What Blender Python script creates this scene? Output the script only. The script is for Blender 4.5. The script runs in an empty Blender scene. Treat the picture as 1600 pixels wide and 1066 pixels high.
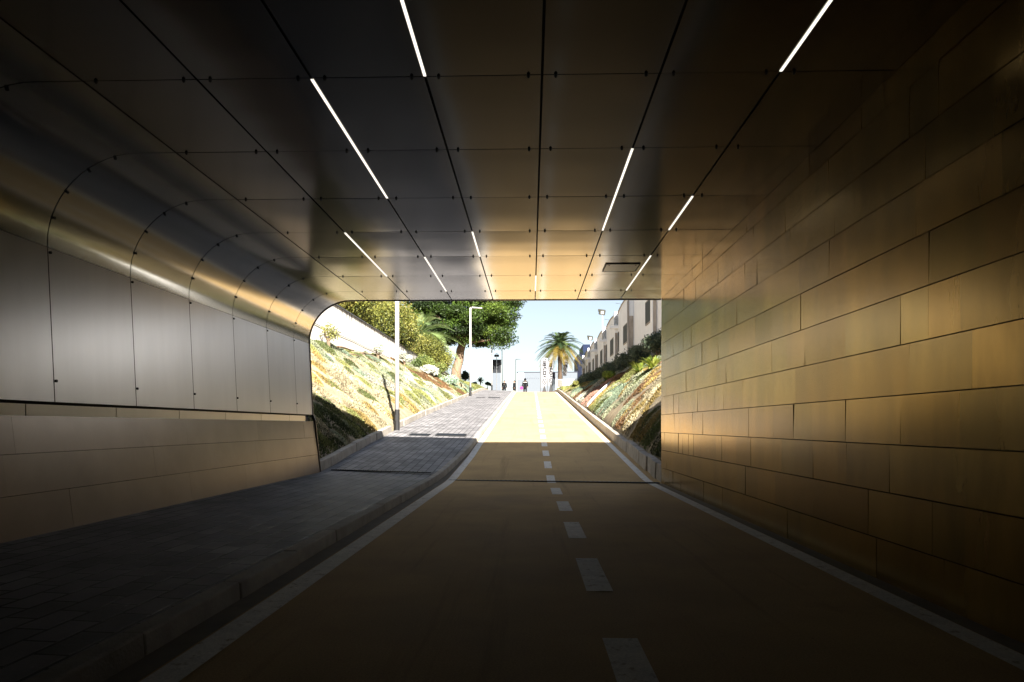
import bpy, bmesh, math, random
import numpy as np
from mathutils import Vector, Matrix
random.seed(7); rng = np.random.default_rng(7)
S = bpy.context.scene; COL = S.collection; PI = math.pi

# ------------------------------------------------------------------ camera
YAW = math.atan(30 / 1100)
cd = bpy.data.cameras.new('camera'); cam = bpy.data.objects.new('camera', cd); COL.objects.link(cam)
cam.location = (0, 0, 1.0); cam.rotation_euler = (PI / 2, 0, YAW)
cd.sensor_width = 36; cd.lens = 36 * 1100 / 1600; cd.shift_y = 132 / 1600
cd.clip_start = 0.05; cd.clip_end = 3000; S.camera = cam

# ------------------------------------------------------------------ light
SUN = Vector((-0.27, 1.0, -0.55)).normalized()
ELEV = math.asin(-SUN.z); AZ = math.atan2(-SUN.x, -SUN.y)
w = bpy.data.worlds.new('World'); S.world = w; w.use_nodes = True
wn = w.node_tree; bg = wn.nodes['Background']
sky = wn.nodes.new('ShaderNodeTexSky'); sky.sky_type = 'NISHITA'; sky.sun_disc = False
sky.sun_elevation = ELEV; sky.sun_rotation = AZ; sky.air_density = 1.0; sky.dust_density = 0.1; sky.ozone_density = 2.0
hs = wn.nodes.new('ShaderNodeHueSaturation'); hs.inputs['Saturation'].default_value = .62; hs.inputs['Value'].default_value = .54
wn.links.new(sky.outputs[0], hs.inputs['Color']); wn.links.new(hs.outputs[0], bg.inputs[0]); bg.inputs[1].default_value = 0.05
ld = bpy.data.lights.new('sun', 'SUN'); ld.energy = 5.0; ld.angle = math.radians(0.5); ld.color = (1, 0.94, 0.85)
lo = bpy.data.objects.new('sun', ld); COL.objects.link(lo); lo.rotation_euler = SUN.to_track_quat('-Z', 'Y').to_euler()
lo.location = (10, -30, 40)
vs = S.view_settings; vs.view_transform = 'Standard'; vs.look = 'None'; vs.exposure = 2.4; vs.gamma = 1.0
S.render.resolution_x = 1024; S.render.resolution_y = 682
S.cycles.max_bounces = 10; S.cycles.diffuse_bounces = 6; S.cycles.glossy_bounces = 5
S.cycles.sample_clamp_indirect = 6; S.cycles.caustics_reflective = False

# ------------------------------------------------------------------ helpers
CY, SY = math.cos(YAW), math.sin(YAW)
def at(px, py, Y):
    """world point at distance Y along the path that stands at a photo pixel"""
    a = (px - 800) / 1100; d = Y / (a * SY + CY)
    return Vector((d * (a * CY - SY), Y, 1 + (665 - py) / 1100 * d))

def tag(o, label=None, cat=None, group=None, kind=None):
    if label: o['label'] = label
    if cat: o['category'] = cat
    if group: o['group'] = group
    if kind: o['kind'] = kind
    return o

def empty(name, loc, label, cat, group=None, rz=0):
    o = bpy.data.objects.new(name, None); COL.objects.link(o); o.location = loc; o.rotation_euler = (0, 0, rz)
    o.empty_display_size = 0.3
    return tag(o, label, cat, group)

def link(name, me, parent=None):
    o = bpy.data.objects.new(name, me); COL.objects.link(o)
    if parent: o.parent = parent
    return o

def kids(o): return [c for c in bpy.data.objects if c.parent == o]
def copy_tree(o, parent=None):
    c = o.copy(); COL.objects.link(c)
    if parent: c.parent = parent
    for ch in kids(o): copy_tree(ch, c)
    return c

class MB:
    def __init__(s): s.v = []; s.f = []; s.c = []
    def add(s, vs, fs, col=None):
        n = len(s.v); s.v += [tuple(p) for p in vs]; s.f += [tuple(i + n for i in f) for f in fs]
        s.c += [col or (1, 1, 1)] * len(vs); return s
    def box(s, x0, x1, y0, y1, z0, z1, col=None, M=None):
        p = [(x, y, z) for x in (x0, x1) for y in (y0, y1) for z in (z0, z1)]
        if M is not None: p = [M @ Vector(q) for q in p]
        return s.add(p, [(0, 1, 3, 2), (4, 6, 7, 5), (0, 4, 5, 1), (2, 3, 7, 6), (0, 2, 6, 4), (1, 5, 7, 3)], col)
    def hexa(s, p, col=None):   # 8 corners: bottom 4 ccw, top 4 ccw
        return s.add(p, [(3, 2, 1, 0), (4, 5, 6, 7), (0, 1, 5, 4), (1, 2, 6, 5), (2, 3, 7, 6), (3, 0, 4, 7)], col)
    def tube(s, pts, r, n=8, col=None, cap=True):
        pts = [Vector(p) for p in pts]; rr = r if isinstance(r, (list, tuple)) else [r] * len(pts)
        V = []; F = []
        up = None
        for i, p in enumerate(pts):
            t = (pts[min(i + 1, len(pts) - 1)] - pts[max(i - 1, 0)]).normalized()
            if up is None: up = Vector((1, 0, 0)) if abs(t.x) < .9 else Vector((0, 1, 0))
            a = (up - t * up.dot(t)).normalized(); b = t.cross(a); up = a
            for k in range(n):
                an = 2 * PI * k / n; V.append(p + (a * math.cos(an) + b * math.sin(an)) * rr[i])
        for i in range(len(pts) - 1):
            for k in range(n):
                k2 = (k + 1) % n; F.append((i * n + k, i * n + k2, (i + 1) * n + k2, (i + 1) * n + k))
        if cap: F.append(tuple(range(n))[::-1]); F.append(tuple(range((len(pts) - 1) * n, len(pts) * n)))
        return s.add(V, F, col)
    def prism(s, poly, thick_vec, col=None):   # planar polygon extruded
        n = len(poly); t = Vector(thick_vec); V = [Vector(p) for p in poly] + [Vector(p) + t for p in poly]
        F = [tuple(range(n))[::-1], tuple(range(n, 2 * n))] + [(i, (i + 1) % n, n + (i + 1) % n, n + i) for i in range(n)]
        return s.add(V, F, col)
    def build(s, name, mat, parent=None, smooth=False, bevel=0):
        me = bpy.data.meshes.new(name); me.from_pydata(s.v, [], s.f); me.materials.append(mat)
        ca = me.color_attributes.new('tone', 'FLOAT_COLOR', 'POINT')
        arr = np.ones((len(s.v), 4), dtype=np.float32); arr[:, :3] = np.array(s.c, dtype=np.float32).reshape(-1, 3); ca.data.foreach_set('color', arr.ravel())
        bm = bmesh.new(); bm.from_mesh(me); bmesh.ops.recalc_face_normals(bm, faces=bm.faces); bm.to_mesh(me); bm.free()
        if smooth: me.polygons.foreach_set('use_smooth', [True] * len(me.polygons))
        o = link(name, me, parent)
        if bevel:
            b = o.modifiers.new('bevel', 'BEVEL'); b.width = bevel; b.segments = 2; b.limit_method = 'ANGLE'
        return o

def leaves_mesh(name, P, size, col, mat, parent=None, D=None, aspect=2.2, jitter=.2):
    """P Nx3 leaf centres; one pointed leaf quad each"""
    n = len(P); size = np.broadcast_to(size, (n,)) * rng.uniform(.7, 1.3, n)
    d = rng.normal(size=(n, 3)) if D is None else D + rng.normal(scale=.35, size=(n, 3))
    d /= np.linalg.norm(d, axis=1)[:, None]
    u = np.cross(d, rng.normal(size=(n, 3))); u /= np.linalg.norm(u, axis=1)[:, None] + 1e-9
    L = size[:, None] * d * .5; Wd = size[:, None] * u * .5 / aspect
    V = np.stack([P - L, P + Wd, P + L, P - Wd], 1).reshape(-1, 3)
    me = bpy.data.meshes.new(name); me.vertices.add(4 * n); me.loops.add(4 * n); me.polygons.add(n)
    me.vertices.foreach_set('co', V.astype(np.float32).ravel())
    me.loops.foreach_set('vertex_index', np.arange(4 * n, dtype=np.int32))
    me.polygons.foreach_set('loop_start', np.arange(0, 4 * n, 4, dtype=np.int32))
    me.update(calc_edges=True)
    c = np.broadcast_to(np.array(col, dtype=np.float32), (n, 3)) * rng.uniform(1 - jitter, 1 + jitter, (n, 1))
    ca = me.color_attributes.new('tone', 'FLOAT_COLOR', 'POINT')
    arr = np.ones((4 * n, 4), dtype=np.float32); arr[:, :3] = np.repeat(c, 4, axis=0); ca.data.foreach_set('color', arr.ravel())
    me.materials.append(mat)
    return link(name, me, parent)

# ------------------------------------------------------------------ materials
def mat(name, col, rough=.6, metal=0., var=.15, vscale=3., bump=0., bscale=40., tone=False, stretch=(1, 1, 1), rvar=0., aniso=0., spec=.5, trans=0., bdist=.01, bdet=4, fine=0., wear=None, marks=False):
    m = bpy.data.materials.new(name); m.use_nodes = True; nt = m.node_tree; N = nt.nodes; Lk = nt.links
    b = N['Principled BSDF']; b.inputs['Roughness'].default_value = rough; b.inputs['Metallic'].default_value = metal
    b.inputs['Specular IOR Level'].default_value = spec; b.inputs['Anisotropic'].default_value = aniso
    tc = N.new('ShaderNodeTexCoord'); mp = N.new('ShaderNodeMapping'); mp.inputs['Scale'].default_value = stretch
    Lk.new(tc.outputs['Object'], mp.inputs[0])
    nz = N.new('ShaderNodeTexNoise'); nz.inputs['Scale'].default_value = vscale; nz.inputs['Detail'].default_value = 6; nz.inputs['Roughness'].default_value = .6
    Lk.new(mp.outputs[0], nz.inputs['Vector'])
    mr = N.new('ShaderNodeMapRange'); mr.inputs['From Min'].default_value = .3; mr.inputs['From Max'].default_value = .7
    mr.inputs['To Min'].default_value = 1 - var; mr.inputs['To Max'].default_value = 1 + var; Lk.new(nz.outputs['Fac'], mr.inputs['Value'])
    vm = N.new('ShaderNodeVectorMath'); vm.operation = 'SCALE'; Lk.new(mr.outputs[0], vm.inputs['Scale'])
    if tone:
        at_ = N.new('ShaderNodeAttribute'); at_.attribute_name = 'tone'
        v2 = N.new('ShaderNodeVectorMath'); v2.operation = 'MULTIPLY'; v2.inputs[1].default_value = col
        Lk.new(at_.outputs['Color'], v2.inputs[0]); Lk.new(v2.outputs[0], vm.inputs[0])
    else: vm.inputs[0].default_value = col
    last = vm.outputs[0]
    if fine:   # aggregate grain
        nf = N.new('ShaderNodeTexNoise'); nf.inputs['Scale'].default_value = 110; nf.inputs['Detail'].default_value = 3; Lk.new(tc.outputs['Object'], nf.inputs['Vector'])
        mf = N.new('ShaderNodeMapRange'); mf.inputs['From Min'].default_value = .3; mf.inputs['From Max'].default_value = .7; mf.inputs['To Min'].default_value = 1 - fine; mf.inputs['To Max'].default_value = 1 + fine; Lk.new(nf.outputs['Fac'], mf.inputs['Value'])
        vf = N.new('ShaderNodeVectorMath'); vf.operation = 'SCALE'; Lk.new(last, vf.inputs[0]); Lk.new(mf.outputs[0], vf.inputs['Scale']); last = vf.outputs[0]
    def blend(last, scale, st, lo_, hi_, col2, fac, det=8):
        mp2 = N.new('ShaderNodeMapping'); mp2.inputs['Scale'].default_value = st; Lk.new(tc.outputs['Object'], mp2.inputs[0])
        nw = N.new('ShaderNodeTexNoise'); nw.inputs['Scale'].default_value = scale; nw.inputs['Detail'].default_value = det; nw.inputs['Roughness'].default_value = .7; Lk.new(mp2.outputs[0], nw.inputs['Vector'])
        mw = N.new('ShaderNodeMapRange'); mw.inputs['From Min'].default_value = lo_; mw.inputs['From Max'].default_value = hi_; mw.inputs['To Max'].default_value = fac; Lk.new(nw.outputs['Fac'], mw.inputs['Value'])
        mx = N.new('ShaderNodeMixRGB'); Lk.new(mw.outputs[0], mx.inputs[0]); Lk.new(last, mx.inputs[1]); mx.inputs[2].default_value = (*col2, 1); return mx.outputs[0]
    if wear: last = blend(last, 14, (1, 1, 1), .56, .66, wear, .75); last = blend(last, 2.5, (1, .6, 1), .58, .75, wear, .5)
    if marks:
        last = blend(last, 1.2, (3.5, .10, 1), .56, .72, tuple(c * .55 for c in col), .55, 5)   # tyre tracks
        last = blend(last, .8, (1, 1, 1), .60, .72, tuple(c * .6 for c in col), .5)              # stains
        last = blend(last, 30, (1, 1, 1), .72, .76, tuple(c * .35 for c in col), .7, 2)          # specks
    Lk.new(last, b.inputs['Base Color'])
    if rvar:
        r2 = N.new('ShaderNodeMapRange'); r2.inputs['From Min'].default_value = .3; r2.inputs['From Max'].default_value = .7
        r2.inputs['To Min'].default_value = max(.05, rough - rvar); r2.inputs['To Max'].default_value = rough + rvar
        Lk.new(nz.outputs['Fac'], r2.inputs['Value']); Lk.new(r2.outputs[0], b.inputs['Roughness'])
    if bump:
        n2 = N.new('ShaderNodeTexNoise'); n2.inputs['Scale'].default_value = bscale; n2.inputs['Detail'].default_value = bdet
        Lk.new(mp.outputs[0], n2.inputs['Vector'])
        bp = N.new('ShaderNodeBump'); bp.inputs['Strength'].default_value = bump; bp.inputs['Distance'].default_value = bdist
        Lk.new(n2.outputs['Fac'], bp.inputs['Height']); Lk.new(bp.outputs[0], b.inputs['Normal'])
    if trans:
        out = N['Material Output']; tr = N.new('ShaderNodeBsdfTranslucent'); mx = N.new('ShaderNodeMixShader'); mx.inputs[0].default_value = trans
        Lk.new(vm.outputs[0], tr.inputs[0]); Lk.new(b.outputs[0], mx.inputs[1]); Lk.new(tr.outputs[0], mx.inputs[2]); Lk.new(mx.outputs[0], out.inputs[0])
    return m

def emat(name, col, strength):
    m = bpy.data.materials.new(name); m.use_nodes = True; b = m.node_tree.nodes['Principled BSDF']
    b.inputs['Base Color'].default_value = (*col, 1); b.inputs['Emission Color'].default_value = (*col, 1); b.inputs['Emission Strength'].default_value = strength
    return m

M = {}
M['ceil'] = mat('brushed_ceiling_metal', (.25, .24, .225), .155, 1, .03, 2, bump=.35, bscale=1.1, stretch=(.5, 2.2, 1), tone=True, rvar=0, bdist=.006, bdet=0)
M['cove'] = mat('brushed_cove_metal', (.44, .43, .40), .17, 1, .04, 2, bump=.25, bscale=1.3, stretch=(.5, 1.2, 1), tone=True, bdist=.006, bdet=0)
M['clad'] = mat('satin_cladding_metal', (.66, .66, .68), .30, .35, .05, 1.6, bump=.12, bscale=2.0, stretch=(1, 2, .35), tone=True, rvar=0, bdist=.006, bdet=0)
M['stone'] = mat('polished_brown_stone', (.33, .215, .055), .23, .68, .22, 1.6, bump=.10, bscale=5, stretch=(1, 2.2, .6), tone=True, rvar=0, bdist=.004)
M['stone_l'] = mat('honed_beige_stone', (.21, .155, .11), .27, .15, .14, 1.3, bump=.08, bscale=60, tone=True, rvar=0, bdist=.004)
M['black'] = mat('black_metal', (.015, .015, .016), .5, .4, .1)
M['dark'] = mat('dark_gap', (.02, .018, .016), .8)
M['steel'] = mat('galvanised_steel', (.45, .45, .45), .35, 1, .1, 8)
M['trim'] = mat('dark_bronze_trim', (.12, .105, .09), .35, .8, .1)
M['led'] = emat('led_diffuser', (1, .93, .80), .28)
M['ochre'] = mat('ochre_coloured_asphalt', (.51, .35, .165), .85, 0, .15, .9, bump=.5, bscale=220, spec=.12, rvar=.06, bdist=.004, fine=.16, marks=True)
M['tar'] = mat('dark_tarmac', (.15, .12, .08), .85, 0, .2, 5, bump=.4, bscale=200)
M['paint'] = mat('white_road_paint', (.78, .74, .66), .8, 0, .12, 9, bump=.3, bscale=200, bdist=.003, fine=.15, wear=(.34, .25, .14), spec=.2)
M['kerb'] = mat('concrete_kerb', (.34, .31, .27), .8, 0, .22, 5, bump=.5, bscale=60, tone=True, bdist=.01)
M['concrete'] = mat('grey_concrete', (.32, .30, .28), .85, 0, .2, 1.5, bump=.4, bscale=20)
M['white'] = mat('white_render', (.79, .81, .85), .8, 0, .06, 1.2, bump=.1, bscale=30)
M['soil'] = mat('dry_soil', (.27, .22, .14), .95, 0, .35, 3, bump=.8, bscale=25, bdist=.03)
M['leaf'] = mat('leaves', (1, 1, 1), .55, 0, .25, 1.2, tone=True, trans=.25, spec=.3)
M['bark'] = mat('bark', (.17, .115, .075), .9, 0, .35, 6, bump=.8, bscale=14, stretch=(1, 1, .3), bdist=.03)
M['palmbark'] = mat('palm_bark', (.06, .038, .022), .9, 0, .35, 8, bump=1, bscale=10, stretch=(1, 1, 2), bdist=.04)
M['glass'] = mat('dark_window_glass', (.03, .032, .03), .3, 0, .1, spec=.2)
M['cream'] = mat('stained_cream_render', (.36, .32, .28), .85, 0, .35, 3, stretch=(1, 1, .5))
M['louvre'] = mat('grey_louvre', (.045, .045, .038), .6, 0, .15, 5, spec=.15)
M['blue'] = mat('blue_cladding', (.005, .012, .036), .6, 0, .08, spec=.1)
M['bluedark'] = mat('dark_blue_cladding', (.003, .006, .018), .6, 0, .08, spec=.1)
M['pale'] = mat('pale_blue_render', (.105, .12, .14), .9, 0, .04, spec=.1)
M['pole'] = mat('white_painted_pole', (.42, .41, .40), .5, 0, .04, spec=.3)
M['banner'] = mat('banner_cloth', (.21, .21, .22), .9, 0, .03, spec=.1)
M['ink'] = mat('banner_ink', (.004, .004, .006), .9, spec=.05)
M['greycloth'] = mat('grey_print', (.04, .043, .065), .8, spec=.1)
M['sign'] = mat('sign_back', (.010, .012, .016), .5, 0, .15, 6, spec=.15)
M['skin'] = mat('skin', (.26, .15, .10), .5, 0, .05, spec=.3)
M['coat'] = mat('black_cloth', (.006, .006, .007), .9, 0, .2, spec=.1)
M['greycoat'] = mat('dark_grey_cloth', (.010, .012, .014), .9, 0, .2, spec=.1)
M['trouser'] = mat('dark_trousers', (.01, .01, .012), .9, spec=.1)
M['hair'] = mat('dark_hair', (.006, .004, .003), .7, spec=.15)
M['pink'] = mat('pink_fabric', (.22, .03, .13), .7, 0, .1, spec=.1)

# paving: running-bond setts
def paver():
    m = mat('grey_concrete_setts', (.21, .205, .21), .62, 0, .2, 4, bump=0, rvar=.08, spec=.3); nt = m.node_tree; N = nt.nodes; L = nt.links
    b = N['Principled BSDF']; tc = N.new('ShaderNodeTexCoord'); mp = N.new('ShaderNodeMapping'); mp.inputs['Rotation'].default_value = (0, 0, PI / 2)
    L.new(tc.outputs['Object'], mp.inputs[0]); br = N.new('ShaderNodeTexBrick'); L.new(mp.outputs[0], br.inputs['Vector'])
    br.inputs['Scale'].default_value = 1; br.inputs['Brick Width'].default_value = .30; br.inputs['Row Height'].default_value = .15; br.inputs['Mortar Size'].default_value = .009
    br.inputs['Mortar Smooth'].default_value = .3
    br.inputs['Color1'].default_value = (.25, .24, .245, 1); br.inputs['Color2'].default_value = (.15, .145, .15, 1); br.inputs['Mortar'].default_value = (.02, .02, .02, 1)
    nz = N.new('ShaderNodeTexNoise'); nz.inputs['Scale'].default_value = 1.3; nz.inputs['Detail'].default_value = 7; L.new(tc.outputs['Object'], nz.inputs['Vector'])
    mr = N.new('ShaderNodeMapRange'); mr.inputs['From Min'].default_value = .3; mr.inputs['From Max'].default_value = .7; mr.inputs['To Min'].default_value = .65; mr.inputs['To Max'].default_value = 1.3; L.new(nz.outputs['Fac'], mr.inputs['Value'])
    vm = N.new('ShaderNodeVectorMath'); vm.operation = 'SCALE'; L.new(br.outputs['Color'], vm.inputs[0]); L.new(mr.outputs[0], vm.inputs['Scale']); L.new(vm.outputs[0], b.inputs['Base Color'])
    bp = N.new('ShaderNodeBump'); bp.invert = True; bp.inputs['Strength'].default_value = .8; bp.inputs['Distance'].default_value = .008; L.new(br.outputs['Fac'], bp.inputs['Height'])
    n3 = N.new('ShaderNodeTexNoise'); n3.inputs['Scale'].default_value = 45; L.new(tc.outputs['Object'], n3.inputs['Vector'])
    b2 = N.new('ShaderNodeBump'); b2.inputs['Strength'].default_value = .35; b2.inputs['Distance'].default_value = .006; L.new(n3.outputs['Fac'], b2.inputs['Height']); L.new(bp.outputs[0], b2.inputs['Normal']); L.new(b2.outputs[0], b.inputs['Normal'])
    return m
M['paver'] = paver()

# wall render with dark rain streaks hanging from the coping
def streaky():
    m = mat('stained_white_render', (.80, .78, .74), .85, 0, .07, .8, bump=.2, bscale=25); nt = m.node_tree; N = nt.nodes; L = nt.links
    b = N['Principled BSDF']; src = b.inputs['Base Color'].links[0].from_socket
    tc = N.new('ShaderNodeTexCoord'); mp = N.new('ShaderNodeMapping'); mp.inputs['Scale'].default_value = (1, 5.5, .16); L.new(tc.outputs['Object'], mp.inputs[0])
    nz = N.new('ShaderNodeTexNoise'); nz.inputs['Scale'].default_value = 1.2; nz.inputs['Detail'].default_value = 8; nz.inputs['Roughness'].default_value = .75; L.new(mp.outputs[0], nz.inputs['Vector'])
    sx = N.new('ShaderNodeSeparateXYZ'); L.new(tc.outputs['Object'], sx.inputs[0])
    a = N.new('ShaderNodeMapRange'); a.inputs['From Min'].default_value = 4.6; a.inputs['From Max'].default_value = 6.0; a.inputs['To Min'].default_value = -.22; a.inputs['To Max'].default_value = .15; L.new(sx.outputs['Z'], a.inputs['Value'])
    ad = N.new('ShaderNodeMath'); ad.operation = 'ADD'; L.new(nz.outputs['Fac'], ad.inputs[0]); L.new(a.outputs[0], ad.inputs[1])
    th = N.new('ShaderNodeMapRange'); th.inputs['From Min'].default_value = .54; th.inputs['From Max'].default_value = .68; L.new(ad.outputs[0], th.inputs['Value'])
    mx = N.new('ShaderNodeMixRGB'); L.new(th.outputs[0], mx.inputs[0]); L.new(src, mx.inputs[1]); mx.inputs[2].default_value = (.055, .05, .045, 1)
    L.new(mx.outputs[0], b.inputs['Base Color'])
    return m
M['streak'] = streaky()

# ------------------------------------------------------------------ terrain profile
Y0 = 12.25            # tunnel mouth
def R(y):             # level of the cycle path
    if y < 11.9: return 0.
    if y < 13.1: t = (y - 11.9) / 1.2; return .0815 * 1.2 * t * t / 2
    z = .0489 + .0815 * (min(y, 57) - 13.1)
    if y > 57:
        t = min(y, 67) - 57; z += .0815 * t - (.0815 - .012) * t * t / 20
    if y > 67: z += .012 * (y - 67)
    return z
def ip(x, xs, ys): return float(np.interp(x, xs, ys))
def kx(y): return ip(y, [12, 16.5], [-1.66, -1.47])                 # road-side face of the sidewalk kerb
def sx_(y): return ip(y, [12.2, 15, 20, 26], [-3.72, -3.85, -4.02, -4.10])   # outer edge of sidewalk
def zt(y): return ip(y, [12, 26, 40, 55, 70, 90], [3.4, 4.15, 4.85, 5.3, 5.45, 5.3])
def zr(y): return ip(y, [12, 30, 50, 65, 100], [3.9, 4.0, 4.35, 4.65, 4.8])
XW, XB = -8.0, 5.8
def bank(x, y):
    r = R(y)
    if x < 0:
        x0 = sx_(y) - .14; t = (x0 - x) / (x0 - XW)
        return r + .28 + (zt(y) - r - .28) * (t ** .92)
    x0 = 2.40; t = (x - x0) / (5.5 - x0)
    return r + .22 + (zr(y) - r - .22) * (min(t, 1) ** .85)

# ground: one sheet reaching the horizon
ysG = list(np.arange(12.3, 30, .35)) + list(np.arange(30, 80, 1.)) + [80, 90, 105, 130, 180, 260, 400, 700, 1500]
tl = np.linspace(0, 1, 16); trr = np.linspace(0, 1, 14)
V = []; F = []
for y in ysG:
    r = R(min(y, 120)); x0 = sx_(y) - .14
    row = [(-1500, zt(y) + .3), (-60, zt(y) + .5), (-9, zt(y) + .55), (XW - .12, zt(y) + .5), (XW - .11, zt(y))]
    row += [(x0 + (XW - x0) * t, bank(x0 + (XW - x0) * t, y)) for t in tl[::-1]]
    row += [(x0 + .01, r - .05), (2.38, r - .05)]
    row += [(2.40 + (5.5 - 2.40) * t, bank(2.40 + (5.5 - 2.40) * t, y)) for t in trr]
    row += [(6.2, zr(y)), (12, zr(y) + .05), (60, zr(y) + .1), (1500, zr(y) - 1)]
    n = len(row); rr = random.Random(int(y * 100))
    for i, (x, z) in enumerate(row):
        j = .05 * rr.uniform(-1, 1) if (5 < i < 18 or 24 < i < n - 5) else 0
        V.append((x, y, z + j))
for j in range(len(ysG) - 1):
    for i in range(n - 1): F.append((j * n + i, j * n + i + 1, (j + 1) * n + i + 1, (j + 1) * n + i))
g = MB().add(V, F).build('ground', M['soil'], smooth=True); tag(g, kind='structure')

def strip(name, xa, xb, ys, dz, m, zf=R, parent=None, cs=0):
    """sheet between two edges that follow the path; cs = extra rise at the xa edge"""
    V = []; F = []
    for y in ys:
        a = xa(y) if callable(xa) else xa; b_ = xb(y) if callable(xb) else xb
        V += [(a, y, zf(y) + dz + cs), (b_, y, zf(y) + dz)]
    for i in range(len(ys) - 1): F.append((2 * i, 2 * i + 1, 2 * i + 3, 2 * i + 2))
    return MB().add(V, F).build(name, m, parent)
YS = [-14, 0, 6, 11, 11.9] + list(np.arange(12.1, 18, .2)) + list(np.arange(18, 56, 2.)) + list(np.arange(56, 70, .5)) + [75, 90, 110, 150]
road = strip('cycle_path', lambda y: kx(y) - .02, lambda y: 2.27 if y < Y0 else 2.30, YS, 0, M['ochre']); tag(road, kind='structure')
tag(strip('gutter', lambda y: kx(y) - .01, lambda y: ip(y, [12, 16], [-1.53, -1.455]), YS, .004, M['tar']), kind='structure')
tag(strip('gutter', lambda y: 2.14, lambda y: 2.26, YS[:6], .004, M['tar']), kind='structure')
mk = MB()
def mstrip(mb, xa, xb, ys, dz):
    for i in range(len(ys) - 1):
        y, y2 = ys[i], ys[i + 1]; A = [f(q) if callable(f) else f for q in (y, y2) for f in (xa, xb)]
        mb.add([(A[0], y, R(y) + dz), (A[1], y, R(y) + dz), (A[3], y2, R(y2) + dz), (A[2], y2, R(y2) + dz)], [(0, 1, 2, 3)])
mstrip(mk, lambda y: ip(y, [12, 16], [-1.52, -1.445]), lambda y: ip(y, [12, 16], [-1.37, -1.295]), YS, .0045)
mstrip(mk, lambda y: 2.00, lambda y: 2.135, YS, .0045)
for k in range(-3, 40):
    ya = 2.26 + 1.985 * k; cx = ip(ya, [2, 8, 13, 60], [.415, .41, .345, .36]); hw = ip(ya, [2, 12], [.082, .075])
    mstrip(mk, cx - hw, cx + hw, list(np.linspace(ya, ya + 1.05, 4)), .0045)
tag(mk.build('road_marking', M['paint']), kind='structure')

# sidewalk: inside the tunnel and up the ramp
def swalk(y): return R(y)
V = []; F = []; YSW = YS
for y in YSW:
    xa = -3.78 if y < Y0 else sx_(y) - .02; V += [(xa, y, R(y) + .18), (kx(y) - .115, y, R(y) + ip(y, [12, 16], [.10, .125]))]
for i in range(len(YSW) - 1): F.append((2 * i, 2 * i + 1, 2 * i + 3, 2 * i + 2))
tag(MB().add(V, F).build('sidewalk', M['paver']), kind='structure')

def kerb(name, x_in, x_out, y0, y1, h, L=1.0, zb=-.06, wob=.004):
    mb = MB(); y = y0; rr = random.Random(int(y0 * 10) + int(abs(x_in(y0)) * 100))
    while y < y1 - .05:
        ye = min(y + L, y1) - .004; dx = rr.uniform(-wob, wob); dz = rr.uniform(-wob, wob); t = rr.uniform(.82, 1.1)
        hh = h(y) if callable(h) else h
        a0, a1, b0, b1 = x_in(y) + dx, x_in(ye) + dx, x_out(y), x_out(ye); z0, z1 = R(y), R(ye); c = .012 if a0 > b0 else -.012
        mb.hexa([(a0, y, z0 + zb), (b0, y, z0 + zb), (b1, ye, z1 + zb), (a1, ye, z1 + zb),
                 (a0 - c, y, z0 + hh + dz), (b0, y, z0 + hh + dz), (b1, ye, z1 + hh + dz), (a1 - c, ye, z1 + hh + dz)], (t, t * .99, t * .97))
        y += L
    o = mb.build(name, M['kerb'], bevel=.012); tag(o, kind='structure'); return o
kerb('kerb', kx, lambda y: kx(y) - .12, -14, 90, lambda y: ip(y, [12, 16], [.105, .13]))
kerb('kerb', sx_, lambda y: sx_(y) - .15, Y0 + .12, 20.3, .36, .8, wob=.012)
kerb('kerb', lambda y: sx_(y) - .02, lambda y: sx_(y) - .17, 21.5, 88, .36, 1.0, wob=.01)
kerb('kerb', lambda y: 2.25, lambda y: 2.40, Y0 + .1, 16.9, .29, .5, wob=.015)
kerb('kerb', lambda y: 2.25, lambda y: 2.40, 16.9, 88, lambda y: .24, 1.5)

# drain grates and covers
def grate(name, x0, x1, y, z0, z1, label, skew=0.):
    t = empty(name, ((x0 + x1) / 2, y, z0), label, 'drain', 'slot drains at the tunnel mouth'); cx = (x0 + x1) / 2
    fr = MB(); bars = MB(); n = int((x1 - x0) / .08)
    def P(x, dy, dz): s_ = (x - x0) / (x1 - x0); return (x - cx, dy + skew * (s_ - .5), dz + (z1 - z0) * s_)
    for dy in (-.05, .038): fr.hexa([P(x0, dy, 0), P(x1, dy, 0), P(x1, dy + .012, 0), P(x0, dy + .012, 0), P(x0, dy, .016), P(x1, dy, .016), P(x1, dy + .012, .016), P(x0, dy + .012, .016)])
    fr.hexa([P(x0, -.038, 0), P(x1, -.038, 0), P(x1, .038, 0), P(x0, .038, 0), P(x0, -.038, .010), P(x1, -.038, .010), P(x1, .038, .010), P(x0, .038, .010)])
    top = []
    for i in range(n):
        xa = x0 + (i + .25) * (x1 - x0) / n; xb = xa + .042
        top += [(xa, .0115), (xa, .019), (xb, .019), (xb, .0115)]
    poly = [(x0 + .001, .0105)] + top + [(x1 - .001, .0115), (x1 - .001, .0105)]
    V = [P(x, dy, z) for dy in (-.036, .036) for x, z in poly]; m_ = len(poly)
    bars.add(V, [(i, (i + 1) % m_, m_ + (i + 1) % m_, m_ + i) for i in range(m_)])
    fr.build('frame', M['black'], t); bars.build('grille', M['kerb'], t)
grate('drain_grate', -1.5, 2.2, 12.4, R(12.4), R(12.4), 'long slotted drain crossing the ochre cycle path at the tunnel mouth', -.5)
grate('drain_grate', -3.6, -1.8, 12.62, R(12.6) + .178, R(12.6) + .128, 'slotted drain crossing the paved sidewalk at the tunnel mouth')
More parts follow.
